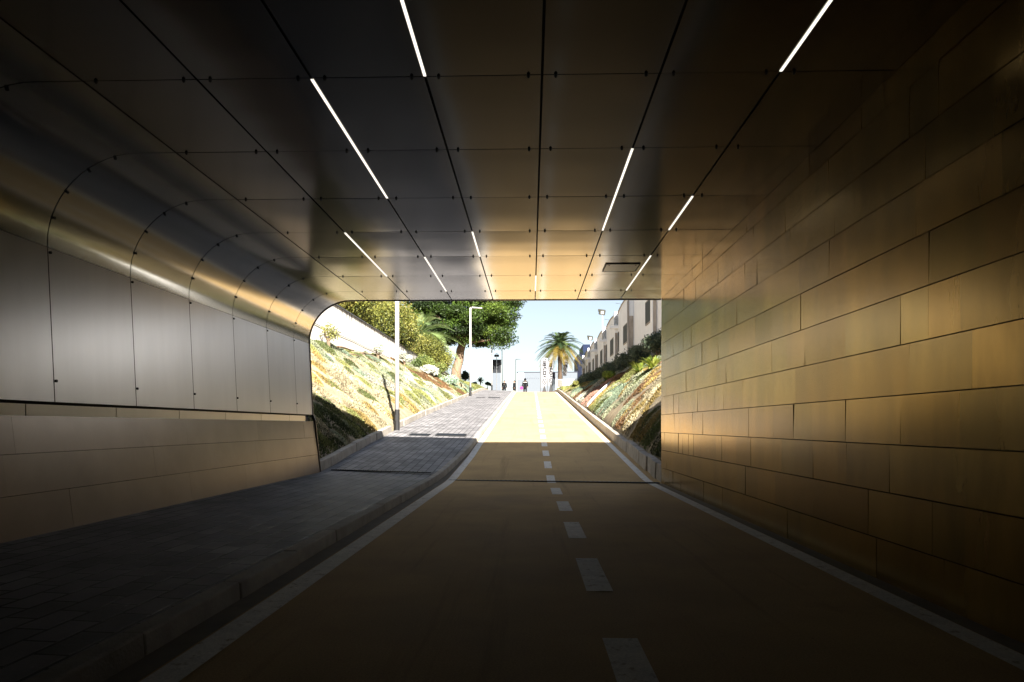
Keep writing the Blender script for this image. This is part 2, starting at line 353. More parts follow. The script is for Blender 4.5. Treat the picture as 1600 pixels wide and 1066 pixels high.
def cover(px0, px1, py, Y, label):
    a = at(px0, py, Y); b_ = at(px1, py, Y); s_ = ((-1.6) - a.x) / (-1.6 + 4)
    zz = R(Y) + .152; t = empty('access_cover', ((a.x + b_.x) / 2, Y, zz), label, 'manhole cover', 'covers let into the sidewalk'); hw = (b_.x - a.x) / 2
    al = math.atan(.0815); Mx = Matrix.Rotation(al, 4, 'X') @ Matrix.Rotation(.023, 4, 'Y')
    MB().box(-hw, hw, -.28, .28, -.03, .018, M=Mx).build('frame', M['black'], t)
    MB().box(-hw + .03, hw - .03, -.25, .25, .019, .023, M=Mx).build('lid', M['sign'], t)
cover(682, 728, 679, 19.6, 'wide dark cover in the sidewalk at the edge of the tunnel shadow')
cover(640, 672, 678, 19.6, 'narrow dark cover in the sidewalk next to the first lamp post')
cover(763, 781, 624, 44.5, 'wide dark cover in the sunlit sidewalk beside the second lamp post')
cover(744, 758, 624, 44.5, 'narrow dark cover in the sunlit sidewalk nearest the second lamp post')

# ------------------------------------------------------------------ the underpass
H = 3.19; XR = 2.25
SEAM = [4.40 + 1.175 * k for k in range(7)]
LINES = [-2.85, -2.115, -1.385, -.665, .068, .80, 1.54]
# left wall outline (x, z) from the ledge up round the curve to the ceiling
def left_profile():
    P = [(-3.84, 1.19), (-3.90, 2.44)]
    for k in range(1, 15):
        a = k / 14 * PI / 2; P.append((-3.16 - .745 * math.cos(a) , 2.45 + (H - 2.45) * math.sin(a)))
    return P
LP = left_profile()

# concrete body above and beside the tunnel with the bore cut through its face
body = empty('underpass_structure', (0, Y0, 0), 'concrete underpass body carrying the road above the tunnel', 'underpass')
out = [(-3.75, -.3), (-3.75, .17)] + [(x - .02, z) for x, z in LP[:1]] + [(x - .02 * (1 if i < 9 else 0), z + .02) for i, (x, z) in enumerate(LP[1:])] + [(XR + .02, H + .02), (XR + .02, -.3)]
mb = MB(); yb = -14.0
for i in range(len(out) - 1):
    (xa, za), (xb, zb) = out[i], out[i + 1]
    xa -= .06 if xa < 0 else -.06; xb -= .06 if xb < 0 else -.06; za += .06 if i > 3 else 0; zb += .06 if i > 2 else 0
    mb.add([(xa, yb, za), (xb, yb, zb), (xb, Y0 - Y0 + .0, zb), (xa, 0, za)], [(0, 1, 2, 3)])
mb.build('lining', M['dark'], body)
face = MB(); yf = 0.0 - 0.0
def fq(x0, x1, z0, z1, y=0.): face.add([(x0, y, z0), (x1, y, z0), (x1, y, z1), (x0, y, z1)], [(0, 1, 2, 3)])
# headwall at local y=0 (world Y0): split in pieces round the bore
o2 = [(x - .06 if x < 0 else x + .06, z + (.06 if z > 2.4 else 0)) for x, z in out]
fq(-60, -4.2, -1, 4.4); fq(XR + .08, 60, -1, 4.4)
for i in range(len(o2) - 1):
    (xa, za), (xb, zb) = o2[i], o2[i + 1]
    if xa < 0 and zb < 2.52 and za < 2.52: face.add([(-4.2, 0, za), (xa, 0, za), (xb, 0, zb), (-4.2, 0, zb)], [(0, 1, 2, 3)])
    elif xa < XR and xb <= XR + .1: face.add([(xa, 0, za), (xb, 0, zb), (xb, 0, 4.4), (xa, 0, 4.4)], [(0, 1, 2, 3)])
face.add([(-4.2, 0, 2.3), (o2[3][0], 0, 2.3), (o2[3][0], 0, 4.4), (-4.2, 0, 4.4)], [(0, 1, 2, 3)])
hw = face.build('headwall', M['concrete'], body)
sol = hw.modifiers.new('solid', 'SOLIDIFY'); sol.thickness = .12; sol.offset = 0
hw.location = (0, -.09, 0)
MB().box(-60, 60, -50, 0, 3.5, 4.38).build('deck', M['concrete'], body)
MB().box(-60, 60, -40, -26.3, -1, 3.45).build('rear_light_blocker', M['dark'], body)  # unseen dark block added to close the bore and keep light out behind
MB().box(-60, 60, -26.25, 0, -.4, -.2).build('foundation', M['concrete'], body)

# ceiling: separate sheets hung with open joints, plus bolts
ceil = empty('ceiling', (0, Y0, H), 'brushed metal panel ceiling with open joints and small bolts over the cycle path', 'ceiling')
XB_ = LINES + [XR + .005]; YB = [SEAM[0] - 1.175] + SEAM + [Y0 + .02]
gap = .008
def panel(mb, x0, x1, y0, y1, jit=True):
    t = random.uniform(.93, 1.05); dz = [random.uniform(-.0015, .0015) for _ in range(4)]
    a, b_, c, d = x0 + gap, x1 - gap, y0 + gap * .6 - Y0, y1 - gap * .6 - Y0
    nx = 6; V = []; F = []
    bow = random.uniform(-.006, .002)
    for j in range(nx + 1):
        for i in range(nx + 1):
            u, v = i / nx, j / nx; z = (dz[0] * (1 - u) + dz[1] * u) * (1 - v) + (dz[2] * (1 - u) + dz[3] * u) * v + bow * math.sin(PI * u) * math.sin(PI * v)
            V.append((a + (b_ - a) * u, c + (d - c) * v, z))
    for j in range(nx):
        for i in range(nx): q = j * (nx + 1) + i; F.append((q, q + nx + 1, q + nx + 2, q + 1))
    mb.add(V, F, (t, t, t)); n = len(mb.v)
    mb.add([(a, c, 0.001), (b_, c, .001), (b_, d, .001), (a, d, .001), (a, c, .015), (b_, c, .015), (b_, d, .015), (a, d, .015)],
           [(4, 5, 6, 7), (0, 1, 5, 4), (1, 2, 6, 5), (2, 3, 7, 6), (3, 0, 4, 7)], (t, t, t))
for j in range(len(YB) - 1):
    for i in range(len(XB_) - 1):
        mb = MB(); panel(mb, XB_[i], XB_[i + 1], YB[j], YB[j + 1]); mb.build('ceiling_panel', M['ceil'], ceil, smooth=True)
mb = MB()
y = YB[0]
while y > -14:
    for i in range(len(XB_) - 1): panel(mb, XB_[i], XB_[i + 1], y - 1.175, y)
    y -= 1.175
o = mb.build('overhead_panelling', M['ceil'], ceil); o['kind'] = 'stuff'
MB().box(-3.2, XR + .03, -26.25, 0, .03, .05).build('backing', M['dark'], ceil)
b0 = MB(); b0.tube([(0, 0, .004), (0, 0, -.012)], .0105, 8); b0.tube([(0, 0, -.012), (0, 0, -.018)], .006, 8)
b0 = b0.build('bolt', M['black'], ceil); first = True
for y in SEAM:
    for x in LINES:
        for s_ in (-.085, .085):
            if x == LINES[0] and s_ < 0 : continue
            o = b0 if first else b0.copy()
            if not first: COL.objects.link(o)
            first = False; o.location = (x + s_, y - Y0, 0)
ht = MB(); a = at(935, 418, 9.6); ht.box(1.02, 1.46, 9.55 - Y0, 9.98 - Y0, -.012, -.003); ht = ht.build('access_hatch', M['clad'], ceil)
fr = MB()
for (x0, x1, y0, y1) in ((1.005, 1.475, 9.535, 9.55), (1.005, 1.475, 9.98, 9.995), (1.005, 1.02, 9.55, 9.98), (1.46, 1.475, 9.55, 9.98)): fr.box(x0, x1, y0 - Y0, y1 - Y0, -.014, -.002)
fr.build('hatch_rim', M['black'], ht)
for (x, y) in ((1.06, 9.6), (1.42, 9.6)): MB().tube([(x, y - Y0, -.012), (x, y - Y0, -.018)], .008).build('screw', M['black'], ht)

# light strips in the joints
def led(x, y0, y1, label):
    t = empty('light_strip', (x, (y0 + y1) / 2, H), label, 'ceiling light', 'light strips set in the ceiling joints'); L = (y1 - y0) / 2 - .012
    MB().box(-.0075, .0075, -L, L, .0, .028).build('housing', M['black'], t)
    MB().box(-.0088, .0088, -L, L, -.006, -.001).build('diffuser', M['led'], t)
S4 = lambda k: 4.40 + 1.175 * k
led(-.665, S4(-2), S4(0), 'light strip running off the top of the picture, left of the middle joint')
led(-1.385, S4(0), S4(2), 'long light strip nearest on the left side of the ceiling')
led(1.54, S4(-2), S4(0), 'light strip nearest on the right, running off the top of the picture')
led(.80, S4(1), S4(3), 'long light strip one joint right of the middle of the ceiling')
led(1.54, S4(2), S4(3), 'short one panel light strip above the right stone wall, nearer of two')
led(1.54, S4(4), S4(6), 'light strip right of the access hatch near the tunnel mouth')
led(-2.115, S4(3), S4(5), 'light strip farthest left, beside the curved wall')
led(-1.385, S4(4), S4(6), 'far light strip second from the left, just above the trees')
led(-.665, S4(3), S4(4), 'short light strip just left of the middle joint of the ceiling')
led(.068, S4(5), S4(6), 'shortest light strip on the middle joint near the tunnel mouth')

# left wall: curved metal cladding over a stone plinth
cl = empty('clad_wall', (-3.84, Y0, 1.19), 'left tunnel wall of curved pale metal panels above a beige stone plinth', 'wall')
ox, oz = -3.84, 1.19
def extr(mb, prof, y0, y1, th, col):
    n = len(prof); V = []; F = []
    for y in (y0, y1):
        for (x, z) in prof: V.append((x - ox, y - Y0, z - oz))
    for i in range(n - 1): F.append((i, i + 1, n + i + 1, n + i))
    mb.add(V, F, col)
YB2 = [S4(k) for k in range(-15, 7)] + [Y0 + .02]
bent = LP[1:] + [(LINES[0] - gap, H)]
rest_l, rest_c = MB(), MB()
for j in range(len(YB2) - 1):
    y0, y1 = YB2[j] + .006, YB2[j + 1] - .006; t = random.uniform(.94, 1.04); vis = y1 > 3.
    lo_ = [LP[0], (LP[1][0], LP[1][1] - .004)]
    m1 = MB() if vis else rest_l; m2 = MB() if vis else rest_c
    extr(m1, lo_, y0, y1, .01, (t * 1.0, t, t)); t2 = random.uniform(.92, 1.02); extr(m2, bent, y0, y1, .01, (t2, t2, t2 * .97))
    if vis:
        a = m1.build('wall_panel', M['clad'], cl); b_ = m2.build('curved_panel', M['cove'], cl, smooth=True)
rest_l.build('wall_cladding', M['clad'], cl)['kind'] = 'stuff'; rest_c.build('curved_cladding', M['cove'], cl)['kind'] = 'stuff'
extr(m3 := MB(), [(x - .05, z + (.04 if i > 8 else 0)) for i, (x, z) in enumerate(LP)] + [(-2.8, H + .04)], -14, Y0, 0, (1, 1, 1)); m3.build('backing', M['dark'], cl)
bl = MB(); bl.tube([(-.004, 0, 0), (.013, 0, 0)], .012, 8); bl = bl.build('bolt', M['black'], cl); first = True
for y in SEAM:
    for (x, z, an) in [(-3.848, 1.36, 0), (-3.897, 2.40, 0)] + [(-3.16 - .742 * math.cos(a), 2.45 + .738 * math.sin(a), a) for a in (.32, .64, .98, 1.3)]:
        o = bl if first else bl.copy()
        if not first: COL.objects.link(o)
        first = False; o.location = (x - ox, y + .02 - Y0, z - oz); o.rotation_euler = (0, an, 0)
# recess behind the ledge, with a pale back strip in lengths
rs = MB()
for j in range(len(YB2) - 1): rs.box(-.04, -.025, YB2[j] + .012 - Y0 - .3, min(YB2[j + 1] - Y0 - .3, -.3), -.14, -.024, (1.0, .95, .8))
rs.build('ledge_strip', M['clad'], cl)
MB().box(-.15, -.075, -26.25, -.02, -.15, .06).build('recess', M['dark'], cl)
# plinth courses of honed stone, leaning back
pl = MB(); zc = [-.02, .49, .79, 1.075]
for c in range(3):
    y = -14 + c * .23
    while y < Y0:
        L = random.choice([1.5, 2.0, 2.6]); ye = min(y + L, Y0); t = random.uniform(.9, 1.08)
        za, zb = zc[c] + .0018, zc[c + 1] - .0018; fx = lambda z: -3.70 - .115 * (z - .17) / .92; e = random.uniform(-.0015, .0015)
        pl.hexa([(fx(za) + e - ox, y + .001 - Y0, za - oz), (-3.80 - ox - .06, y + .001 - Y0, za - oz), (-3.80 - ox - .06, ye - .001 - Y0, za - oz), (fx(za) - e - ox, ye - .001 - Y0, za - oz),
                 (fx(zb) + e - ox, y + .001 - Y0, zb - oz), (-3.80 - ox - .12, y + .001 - Y0, zb - oz), (-3.80 - ox - .12, ye - .001 - Y0, zb - oz), (fx(zb) - e - ox, ye - .001 - Y0, zb - oz)], (t, t, t))
        y = ye
pl.build('stone_plinth', M['stone_l'], cl)

# right wall of polished stone slabs in courses
sw = empty('stone_wall', (XR, Y0, 0), 'right tunnel wall of polished golden brown stone slabs in courses', 'wall')
mb = MB(); zs = [-.05, .27] + [.27 + .305 * k for k in range(1, 10)] + [H - .01]; zs = [z for z in zs if z < H - .08] + [H + .02]
for c in range(len(zs) - 1):
    y = -14 + random.uniform(0, .8)
    while y < Y0 - .01:
        L = random.choice([.3, .4, .5, .6, .75, .9]); ye = min(y + L, Y0 - .002)
        if Y0 - ye < .2: ye = Y0 - .002
        t = random.uniform(.82, 1.2); w_ = random.uniform(.94, 1.04)
        e1, e2, e3 = (random.uniform(-.0016, .0016) for _ in range(3)); e = [e3 - e1 - e2, e3 + e1 - e2, e3 - e1 + e2, e3 + e1 + e2]; za, zb = zs[c] + .0035, zs[c + 1] - .0035
        mb.hexa([(e[0], y + .0004 - Y0, za), (.05, y - Y0, za), (.05, ye - Y0, za), (e[1], ye - .0004 - Y0, za),
                 (e[2], y + .0004 - Y0, zb), (.05, y - Y0, zb), (.05, ye - Y0, zb), (e[3], ye - .0004 - Y0, zb)], (t, t * w_, t * w_ * w_))
        y = ye
mb.build('stone_slabs', M['stone'], sw)
MB().box(.052, .09, -26.25, -.01, -.2, H + .03).build('backing', M['dark'], sw)

# edge trim round the mouth
tr = MB(); prof = [(-3.70, .15), (-3.80, 1.09), (-3.84, 1.19)] + LP[1:] + [(LINES[0], H), (XR, H)]
for i in range(len(prof) - 1):
    (xa, za), (xb, zb) = prof[i], prof[i + 1]; d = Vector((xb - xa, 0, zb - za)).normalized(); nrm = Vector((-d.z, 0, d.x)); w1 = .030; w0 = -.012
    V = []
    for (x, z) in ((xa, za), (xb, zb)):
        for k in (w0, w1):
            V.append((x + nrm.x * k, z + nrm.z * k))
    (a1, a2, b1, b2) = V
    tr.hexa([(a1[0], Y0 + .022, a1[1]), (b1[0], Y0 + .022, b1[1]), (b2[0], Y0 + .022, b2[1]), (a2[0], Y0 + .022, a2[1]),
             (a1[0], Y0 + .045, a1[1]), (b1[0], Y0 + .045, b1[1]), (b2[0], Y0 + .045, b2[1]), (a2[0], Y0 + .045, a2[1])])
tag(tr.build('edge_trim', M['trim']), 'dark metal edging strip round the tunnel mouth', 'trim')

# ------------------------------------------------------------------ retaining wall on the left
rw = empty('retaining_wall', (XW, 12.4, 0), 'long white rain stained retaining wall above the left bank', 'wall')
mb = MB(); mb.box(-.22, 0, 0, 62, 2, 5.92); o = mb.build('wall_face', M['streak'], rw)
mb = MB(); y = 0
while y < 62: mb.box(-.27, .05, y, min(y + 2.0, 62) - .01, 5.92, 5.97); y += 2.0
mb.build('coping', M['trim'], rw)
# cable along the wall
def wallline(name, pts, r, m, parent): MB().tube(pts, r, 5).build(name, m, parent)
wallline('cable', [(.03, 11 + 2 * k, 4.75 + .02 * math.sin(k * 2.1) + .008 * k) for k in range(14)], .014, M['black'], rw)

# ------------------------------------------------------------------ vegetation
C_ = dict(pale=(.26, .28, .18), gold=(.30, .22, .075), yg=(.19, .20, .065), rb=(.16, .09, .04), pink=(.34, .20, .15), dk=(.035, .05, .018), sage=(.17, .22, .15), olive=(.10, .12, .04), straw=(.38, .33, .21), white=(.42, .42, .35))
def wob(x, y, s=1.): return math.sin(x * 1.3 * s + 1.7 * math.sin(y * .7 * s)) + math.sin(y * 1.1 * s + 2 * math.sin(x * .9 * s + 1))
def cover_bank(side, N):
    """planted mounds of one kind each, leaves standing on their domes, soil showing between them"""
    P = []; K = []; Sz = []; tot = 0
    while tot < N:
        y = 12.5 + 65 * random.random() ** 1.9
        x0 = sx_(y) - .16
        x = x0 + (XW + .05 - x0) * random.random() if side < 0 else 2.45 + 3.15 * random.random()
        q = wob(x, y); u = abs(x - (sx_(y) if side < 0 else 2.4))
        if side < 0:
            k = y + .5 * q + u * 1.5
            if k < 19: c = ['olive', 'yg', 'pale'][int(abs(q * 2)) % 3]
            elif k < 24: c = ['gold', 'straw', 'straw', 'pale'][int(abs(q * 2.7 + x)) % 4]
            elif k < 28: c = ['straw', 'gold', 'pale', 'white', 'yg'][int(abs(q * 2.7)) % 5]
            elif k < 41: c = ['pale', 'white', 'sage', 'pale', 'yg'][int(abs(q * 3 + y)) % 5]
            elif k < 47.5: c = 'rb' if u < 2.2 or random.random() < .45 else 'yg'
            elif k < 56: c = 'sage' if u < 2 else 'pale'
            else: c = 'yg' if random.random() < .7 else 'olive'
            if random.random() < .16: c = random.choice(['olive', 'straw', 'yg'])
        else:
            k = y + .4 * q - u * .9
            seq = [(15.5, 'olive'), (17.5, 'gold'), (19.3, 'straw'), (20.8, 'rb'), (22.2, 'pink'), (25.0, 'pale'), (27, 'sage'), (30, 'yg'), (32, 'rb'), (35, 'pink'), (38, 'white'), (42, 'rb'), (48, 'sage'), (55, 'yg'), (99, 'yg')]
            c = next(n_ for t, n_ in seq if k < t)
            if random.random() < .3: c = random.choice(['straw', 'gold', 'pale', 'olive'])
        rad = random.uniform(.14, .42) * (1 + y * .006); h = rad * random.uniform(.15, .42); n = int(560 * rad * rad / .08 / (1 + (y - 12) * .03)) + 12
        rr = rad * rng.random(n) ** .55; a = rng.uniform(0, 2 * PI, n)
        X = x + rr * np.cos(a); Yy = y + rr * np.sin(a)
        lo_x, hi_x = (XW + .03, x0) if side < 0 else (2.42, 5.6)
        ok = (X > lo_x) & (X < hi_x); X, Yy, rr = X[ok], Yy[ok], rr[ok]
        if len(X) == 0: continue
        Z = np.array([bank(xx, yy) for xx, yy in zip(X, Yy)]) + h * (1 - (rr / rad) ** 2) * rng.uniform(.55, 1.1, len(X)) + .01
        P.append(np.stack([X, Yy, Z], 1)); base = np.array(C_[c]) * random.uniform(.65, 1.25)
        kk = np.tile(base, (len(X), 1)); dk = rng.random(len(X)) < .12; kk[dk] *= .3; K.append(kk); Sz.append(np.full(len(X), .024 + .0018 * y)); tot += len(X)
    P = np.concatenate(P); D = np.tile([0.15 * (-side), -.1, .9], (len(P), 1))
    return leaves_mesh('ground_cover', P, np.concatenate(Sz), np.concatenate(K), M['leaf'], D=D, aspect=2.8, jitter=.3)
tag(cover_bank(-1, 340000), 'low gold, sage and rust coloured ground cover on the left bank', 'ground cover', kind='stuff')
tag(cover_bank(1, 330000), 'striped pink, gold and grey green ground cover on the right bank', 'ground cover', kind='stuff')

def shrub(name, c, r, n, size, cols, label, cat='shrub', group=None, clumps=14, aspect=2.2, stem=True, up=False):
    t = empty(name, c, label, cat, group); c0 = np.array([0, 0, r[2] * .8]); P = []; K = []
    cc = rng.normal(size=(clumps, 3)); cc /= np.linalg.norm(cc, axis=1)[:, None]; cc[:, 2] = np.abs(cc[:, 2]) * 1.1 - .25
    cc = cc * np.array(r) * rng.uniform(.35, .75, (clumps, 1)) + c0
    rad = np.array(r).mean() * rng.uniform(.28, .48, clumps); per = n // clumps
    for i in range(clumps):
        d = rng.normal(size=(per, 3)); d /= np.linalg.norm(d, axis=1)[:, None]
        P.append(cc[i] + d * rad[i] * (rng.random((per, 1)) ** .4) * np.array([1, 1, .85])); K.append(np.tile(np.array(cols[i % len(cols)]) * rng.uniform(.75, 1.2), (per, 1)))
    P = np.concatenate(P); K = np.concatenate(K); P[:, 2] = np.maximum(P[:, 2], -.05)
    D = np.tile([0, -.1, 1.], (len(P), 1)) if up else None
    leaves_mesh('foliage', P, size, K, M['leaf'], t, D=D, aspect=aspect, jitter=.3)
    if stem:
        m_ = MB()
        for k in range(5):
            a = rng.uniform(0, 2 * PI); m_.tube([(0, 0, -.3), (.12 * r[0] * math.cos(a), .12 * r[1] * math.sin(a), r[2] * .4), (.45 * r[0] * math.cos(a), .45 * r[1] * math.sin(a), r[2] * 1.1)], [.05 * r[2] ** .5, .035 * r[2] ** .5, .012], 6)
        m_.build('stem', M['bark'], t)
    return t
YGL = [(.15, .155, .03), (.10, .115, .022), (.20, .18, .045), (.05, .065, .014)]
shrub('leafy_tree', (-10.0, 36.0, 4.9), (2.1, 4.2, 3.2), 42000, .14, YGL, 'big yellow green leafy tree rising behind the near end of the stained wall', 'tree', clumps=60)
shrub('leafy_tree', (-9.4, 44.5, 4.8), (2.2, 4.2, 2.7), 42000, .15, YGL, 'rounded yellow green leafy tree behind the wall, right of the near lamp post', 'tree', clumps=60)
shrub('leafy_tree', (-7.9, 53.5, 4.5), (2.0, 3.0, 2.0), 30000, .16, YGL, 'lower yellow green leafy tree spilling past the wall beside the pine trunk', 'tree', clumps=46)
SIL = [(.42, .44, .36), (.34, .38, .30), (.5, .5, .42)]
def onbank(px, py_, Y): p = at(px, py_, Y); p.z = bank(p.x, Y) if abs(p.x) < 8 else p.z; return p
p = Vector((-7.5, 34.3, bank(-7.5, 34.3))); shrub('silver_shrub', p, (.42, .5, .5), 1800, .08, SIL, 'pale silver bush at the foot of the stained wall', clumps=10)
p = Vector((-7.3, 40.5, bank(-7.3, 40.5))); shrub('silver_shrub', p, (.55, .6, .5), 1800, .09, SIL, 'pale silver bush just right of the near lamp post', clumps=10)
p = Vector((-6.3, 43.5, bank(-6.3, 43.5))); shrub('silver_shrub', p, (.7, 1.2, .38), 3000, .10, [(.6, .6, .55), (.5, .52, .45)], 'whitest low bush above the rust coloured strip', clumps=12)
p = Vector((-5.3, 47.0, bank(-5.3, 47))); shrub('silver_shrub', p, (.75, 1.6, .35), 3200, .10, [(.30, .40, .30), (.38, .46, .36)], 'grey green mound beside the kerb before the second lamp post', clumps=12)
p = Vector((-6.9, 45.0, bank(-6.9, 45))); shrub('leafy_shrub', p, (.8, 1.6, .6), 4000, .13, [(.07, .10, .03), (.16, .19, .05)], 'dark green shrub between the white bush and the leafy tree', clumps=14)
p = Vector((-5.9, 44.2, bank(-5.9, 44.2))); shrub('leafy_shrub', p, (.42, .6, .35), 1800, .10, [(.05, .08, .025), (.09, .12, .03)], 'small dark green shrub in front of the grey green mound', clumps=8)
p = Vector((-6.9, 52.5, bank(-6.9, 52.5))); shrub('leafy_shrub', p, (.8, 1.8, .5), 3000, .14, [(.10, .13, .035), (.2, .2, .06)], 'low olive shrub at the foot of the pine trunk', clumps=12)
p = Vector((-7.6, 26.3, bank(-7.6, 26.3))); shrub('leafy_shrub', p, (.45, .6, .62), 700, .075, [(.28, .28, .08), (.12, .12, .04)], 'sparse leggy weed against the wall beside the curved tunnel edge', clumps=16, aspect=1.8)
# right bank
DKR = [(.045, .065, .04), (.07, .095, .06), (.12, .15, .11)]
rsp = [(5.25, 29.0, .85, 1.6, .62, 'nearest dark rosemary bush beside the stone wall edge'), (5.2, 33.5, .8, 1.9, .55, 'second dark rosemary bush along the white building'), (5.15, 38.5, .75, 2.1, .5, 'dark rosemary bush below the tall cream pillar'),
       (5.0, 44, .75, 2.3, .5, 'dark rosemary bush below the second window of the white building'), (4.9, 50, .7, 2.3, .5, 'dark rosemary bush halfway along the white building'), (4.8, 57, .7, 2.6, .5, 'far dark rosemary bush near the railing'), (4.85, 64, .7, 2.4, .5, 'last dark rosemary bush beside the end of the railing')]
for (x, y, rx, ry, rz, lab) in rsp: shrub('rosemary_bush', (x, y, bank(x, y) - .05), (rx, ry, rz), 7000, .085 + .001 * y, DKR, lab, 'shrub', 'rosemary bushes below the white building', clumps=22, aspect=3.5)
shrub('leafy_shrub', (4.1, 37.5, bank(4.1, 37.5)), (.42, .8, .34), 2600, .10, [(.20, .26, .04), (.1, .14, .03)], 'small bright green bush midway up the right bank', clumps=10)
shrub('leafy_shrub', (3.3, 52, bank(3.3, 52)), (.3, .9, .28), 1500, .11, [(.08, .11, .03), (.22, .22, .06)], 'small dark green bush near the top of the right kerb', clumps=8)

def spiky(name, c, n, L, cols, label, cat='plant', base=(.05, .035, .02), droop=.5, wd=.035, stiff=1.):
    t = empty(name, c, label, cat); mb = MB()
    for k in range(n):
        a = rng.uniform(0, 2 * PI); e = rng.uniform(.15, 1.35); l = L * rng.uniform(.7, 1.1); col = cols[k % len(cols)]
        d = Vector((math.cos(a) * math.cos(e), math.sin(a) * math.cos(e), math.sin(e))); sd = Vector((-math.sin(a), math.cos(a), 0)) * wd
        pts = [d * (l * q) + Vector((0, 0, -droop * l * q * q * .6)) for q in (0, .35, .7, 1)]; V = []; ws = (.6, 1, .7, .05)
        for q, w2 in zip(pts, ws): V += [q - sd * w2, q + sd * w2]
        mb.add(V, [(0, 1, 3, 2), (2, 3, 5, 4), (4, 5, 7, 6)], col)
    mb.build('leaf_rosette', M['leaf'], t); MB().tube([(0, 0, -.3), (0, 0, .08)], [.07, .05], 8).build('stem', M['bark'], t); return t
GS = [(.24, .30, .05), (.36, .38, .09), (.14, .2, .04)]
for i, (x, y, L, lab) in enumerate([(4.2, 24.3, .75, 'largest spiky yellow green plant cut by the stone wall edge'), (4.15, 27.0, .68, 'spiky yellow green plant just left of the largest one'), (4.9, 33.2, .6, 'smaller spiky green plant in front of the dark rosemary')]):
    spiky('spiky_plant', (x, y, bank(x, y)), 130, L, GS, lab)
# white concrete channel crossing the right bank
mb = MB(); pr = None
for k in range(10):
    x = 2.45 + .3 * k; y = 31.0 + .55 * k; z = bank(x, y) + .13; q = (x, y, z)
    if pr: mb.hexa([(pr[0], pr[1] - .14, pr[2] - .12), (q[0], q[1] - .14, q[2] - .12), (q[0], q[1] + .14, q[2] - .12), (pr[0], pr[1] + .14, pr[2] - .12), (pr[0], pr[1] - .14, pr[2]), (q[0], q[1] - .14, q[2]), (q[0], q[1] + .14, q[2]), (pr[0], pr[1] + .14, pr[2])])
    pr = q
tag(mb.build('concrete_edging', M['white']), 'white concrete edging strip climbing the right bank between planting bands', 'edging')
# fallen branches at the foot of the wall
def branch(pts, r, label):
    rr = [r * (1 - .6 * i / (len(pts) - 1)) for i in range(len(pts))]; o = MB().tube(pts, rr, 7).build('fallen_branch', M['bark'], smooth=True); tag(o, label, 'branch', 'branches lying along the foot of the wall')
branch([(-7.55, 27.3 + .5 * k, bank(-7.55, 27.3 + .5 * k) + .16 + .02 * math.sin(k)) for k in range(6)], .055, 'thick dark branch lying below the wall beside the weed')
branch([(-7.6, 31.2 + .5 * k, bank(-7.6, 31.2 + .5 * k) + .10 + .02 * math.sin(k * 2)) for k in range(6)], .05, 'fallen branch lying left of the pale silver bush')
branch([(-7.2 + .05 * k, 27.8 + .7 * k, bank(-7.2 + .05 * k, 27.8 + .7 * k) + .15 + .03 * math.sin(k * 1.7)) for k in range(8)], .022, 'thin crooked branch lying lower on the left bank')

# pine
def tree(name, base, trunk_pts, trunk_r, centre, rad, ncl, per, size, cols, label, low=-.45, cl_r=(.8, 1.4), limbs=9):
    t = empty(name, base, label, 'tree'); b_ = Vector(base)
    tm = MB(); tm.tube(trunk_pts, trunk_r, 12); top = Vector(trunk_pts[-1]); c0 = Vector(centre) - b_
    P = []; K = []; cen = []
    for i in range(ncl):
        while True:
            d = rng.normal(size=3); d /= np.linalg.norm(d)
            if d[2] > low: break
        cen.append(np.array(c0) + d * np.array(rad) * rng.uniform(.45, .95))
    for k in range(limbs):
        e = Vector(cen[k]); m_ = top.lerp(e, .5) + Vector((0, 0, -.3)); tm.tube([top - Vector((0, 0, .5)), m_, e], [trunk_r[-1] * .6, trunk_r[-1] * .35, .04], 7)
    for i, c in enumerate(cen):
        rr = rng.uniform(*cl_r); d = rng.normal(size=(per, 3)); d /= np.linalg.norm(d, axis=1)[:, None]
        P.append(c + d * rr * (rng.random((per, 1)) ** .45) * np.array([1.15, 1.15, .55])); K.append(np.tile(np.array(cols[i % len(cols)]) * rng.uniform(.8, 1.2), (per, 1)))
    leaves_mesh('crown', np.concatenate(P), size, np.concatenate(K), M['leaf'], t, aspect=2.5, jitter=.3)
    tm.build('trunk', M['bark'], t, smooth=True); return t
bz = 5.4
tree('pine_tree', (-7.3, 68, bz), [(0, 0, -.3), (.05, 0, 1.0), (.35, 0, 2.0), (.45, 0, 2.9), (.9, 0, 4.2)], [.55, .46, .42, .40, .32], (-6.9, 68, 11.4), (6.3, 5.2, 4.2), 190, 560, .24,
     [(.045, .08, .010), (.028, .052, .008), (.075, .115, .014), (.014, .028, .006)], 'large spreading green pine with a leaning trunk beyond the left bank', low=-.8)

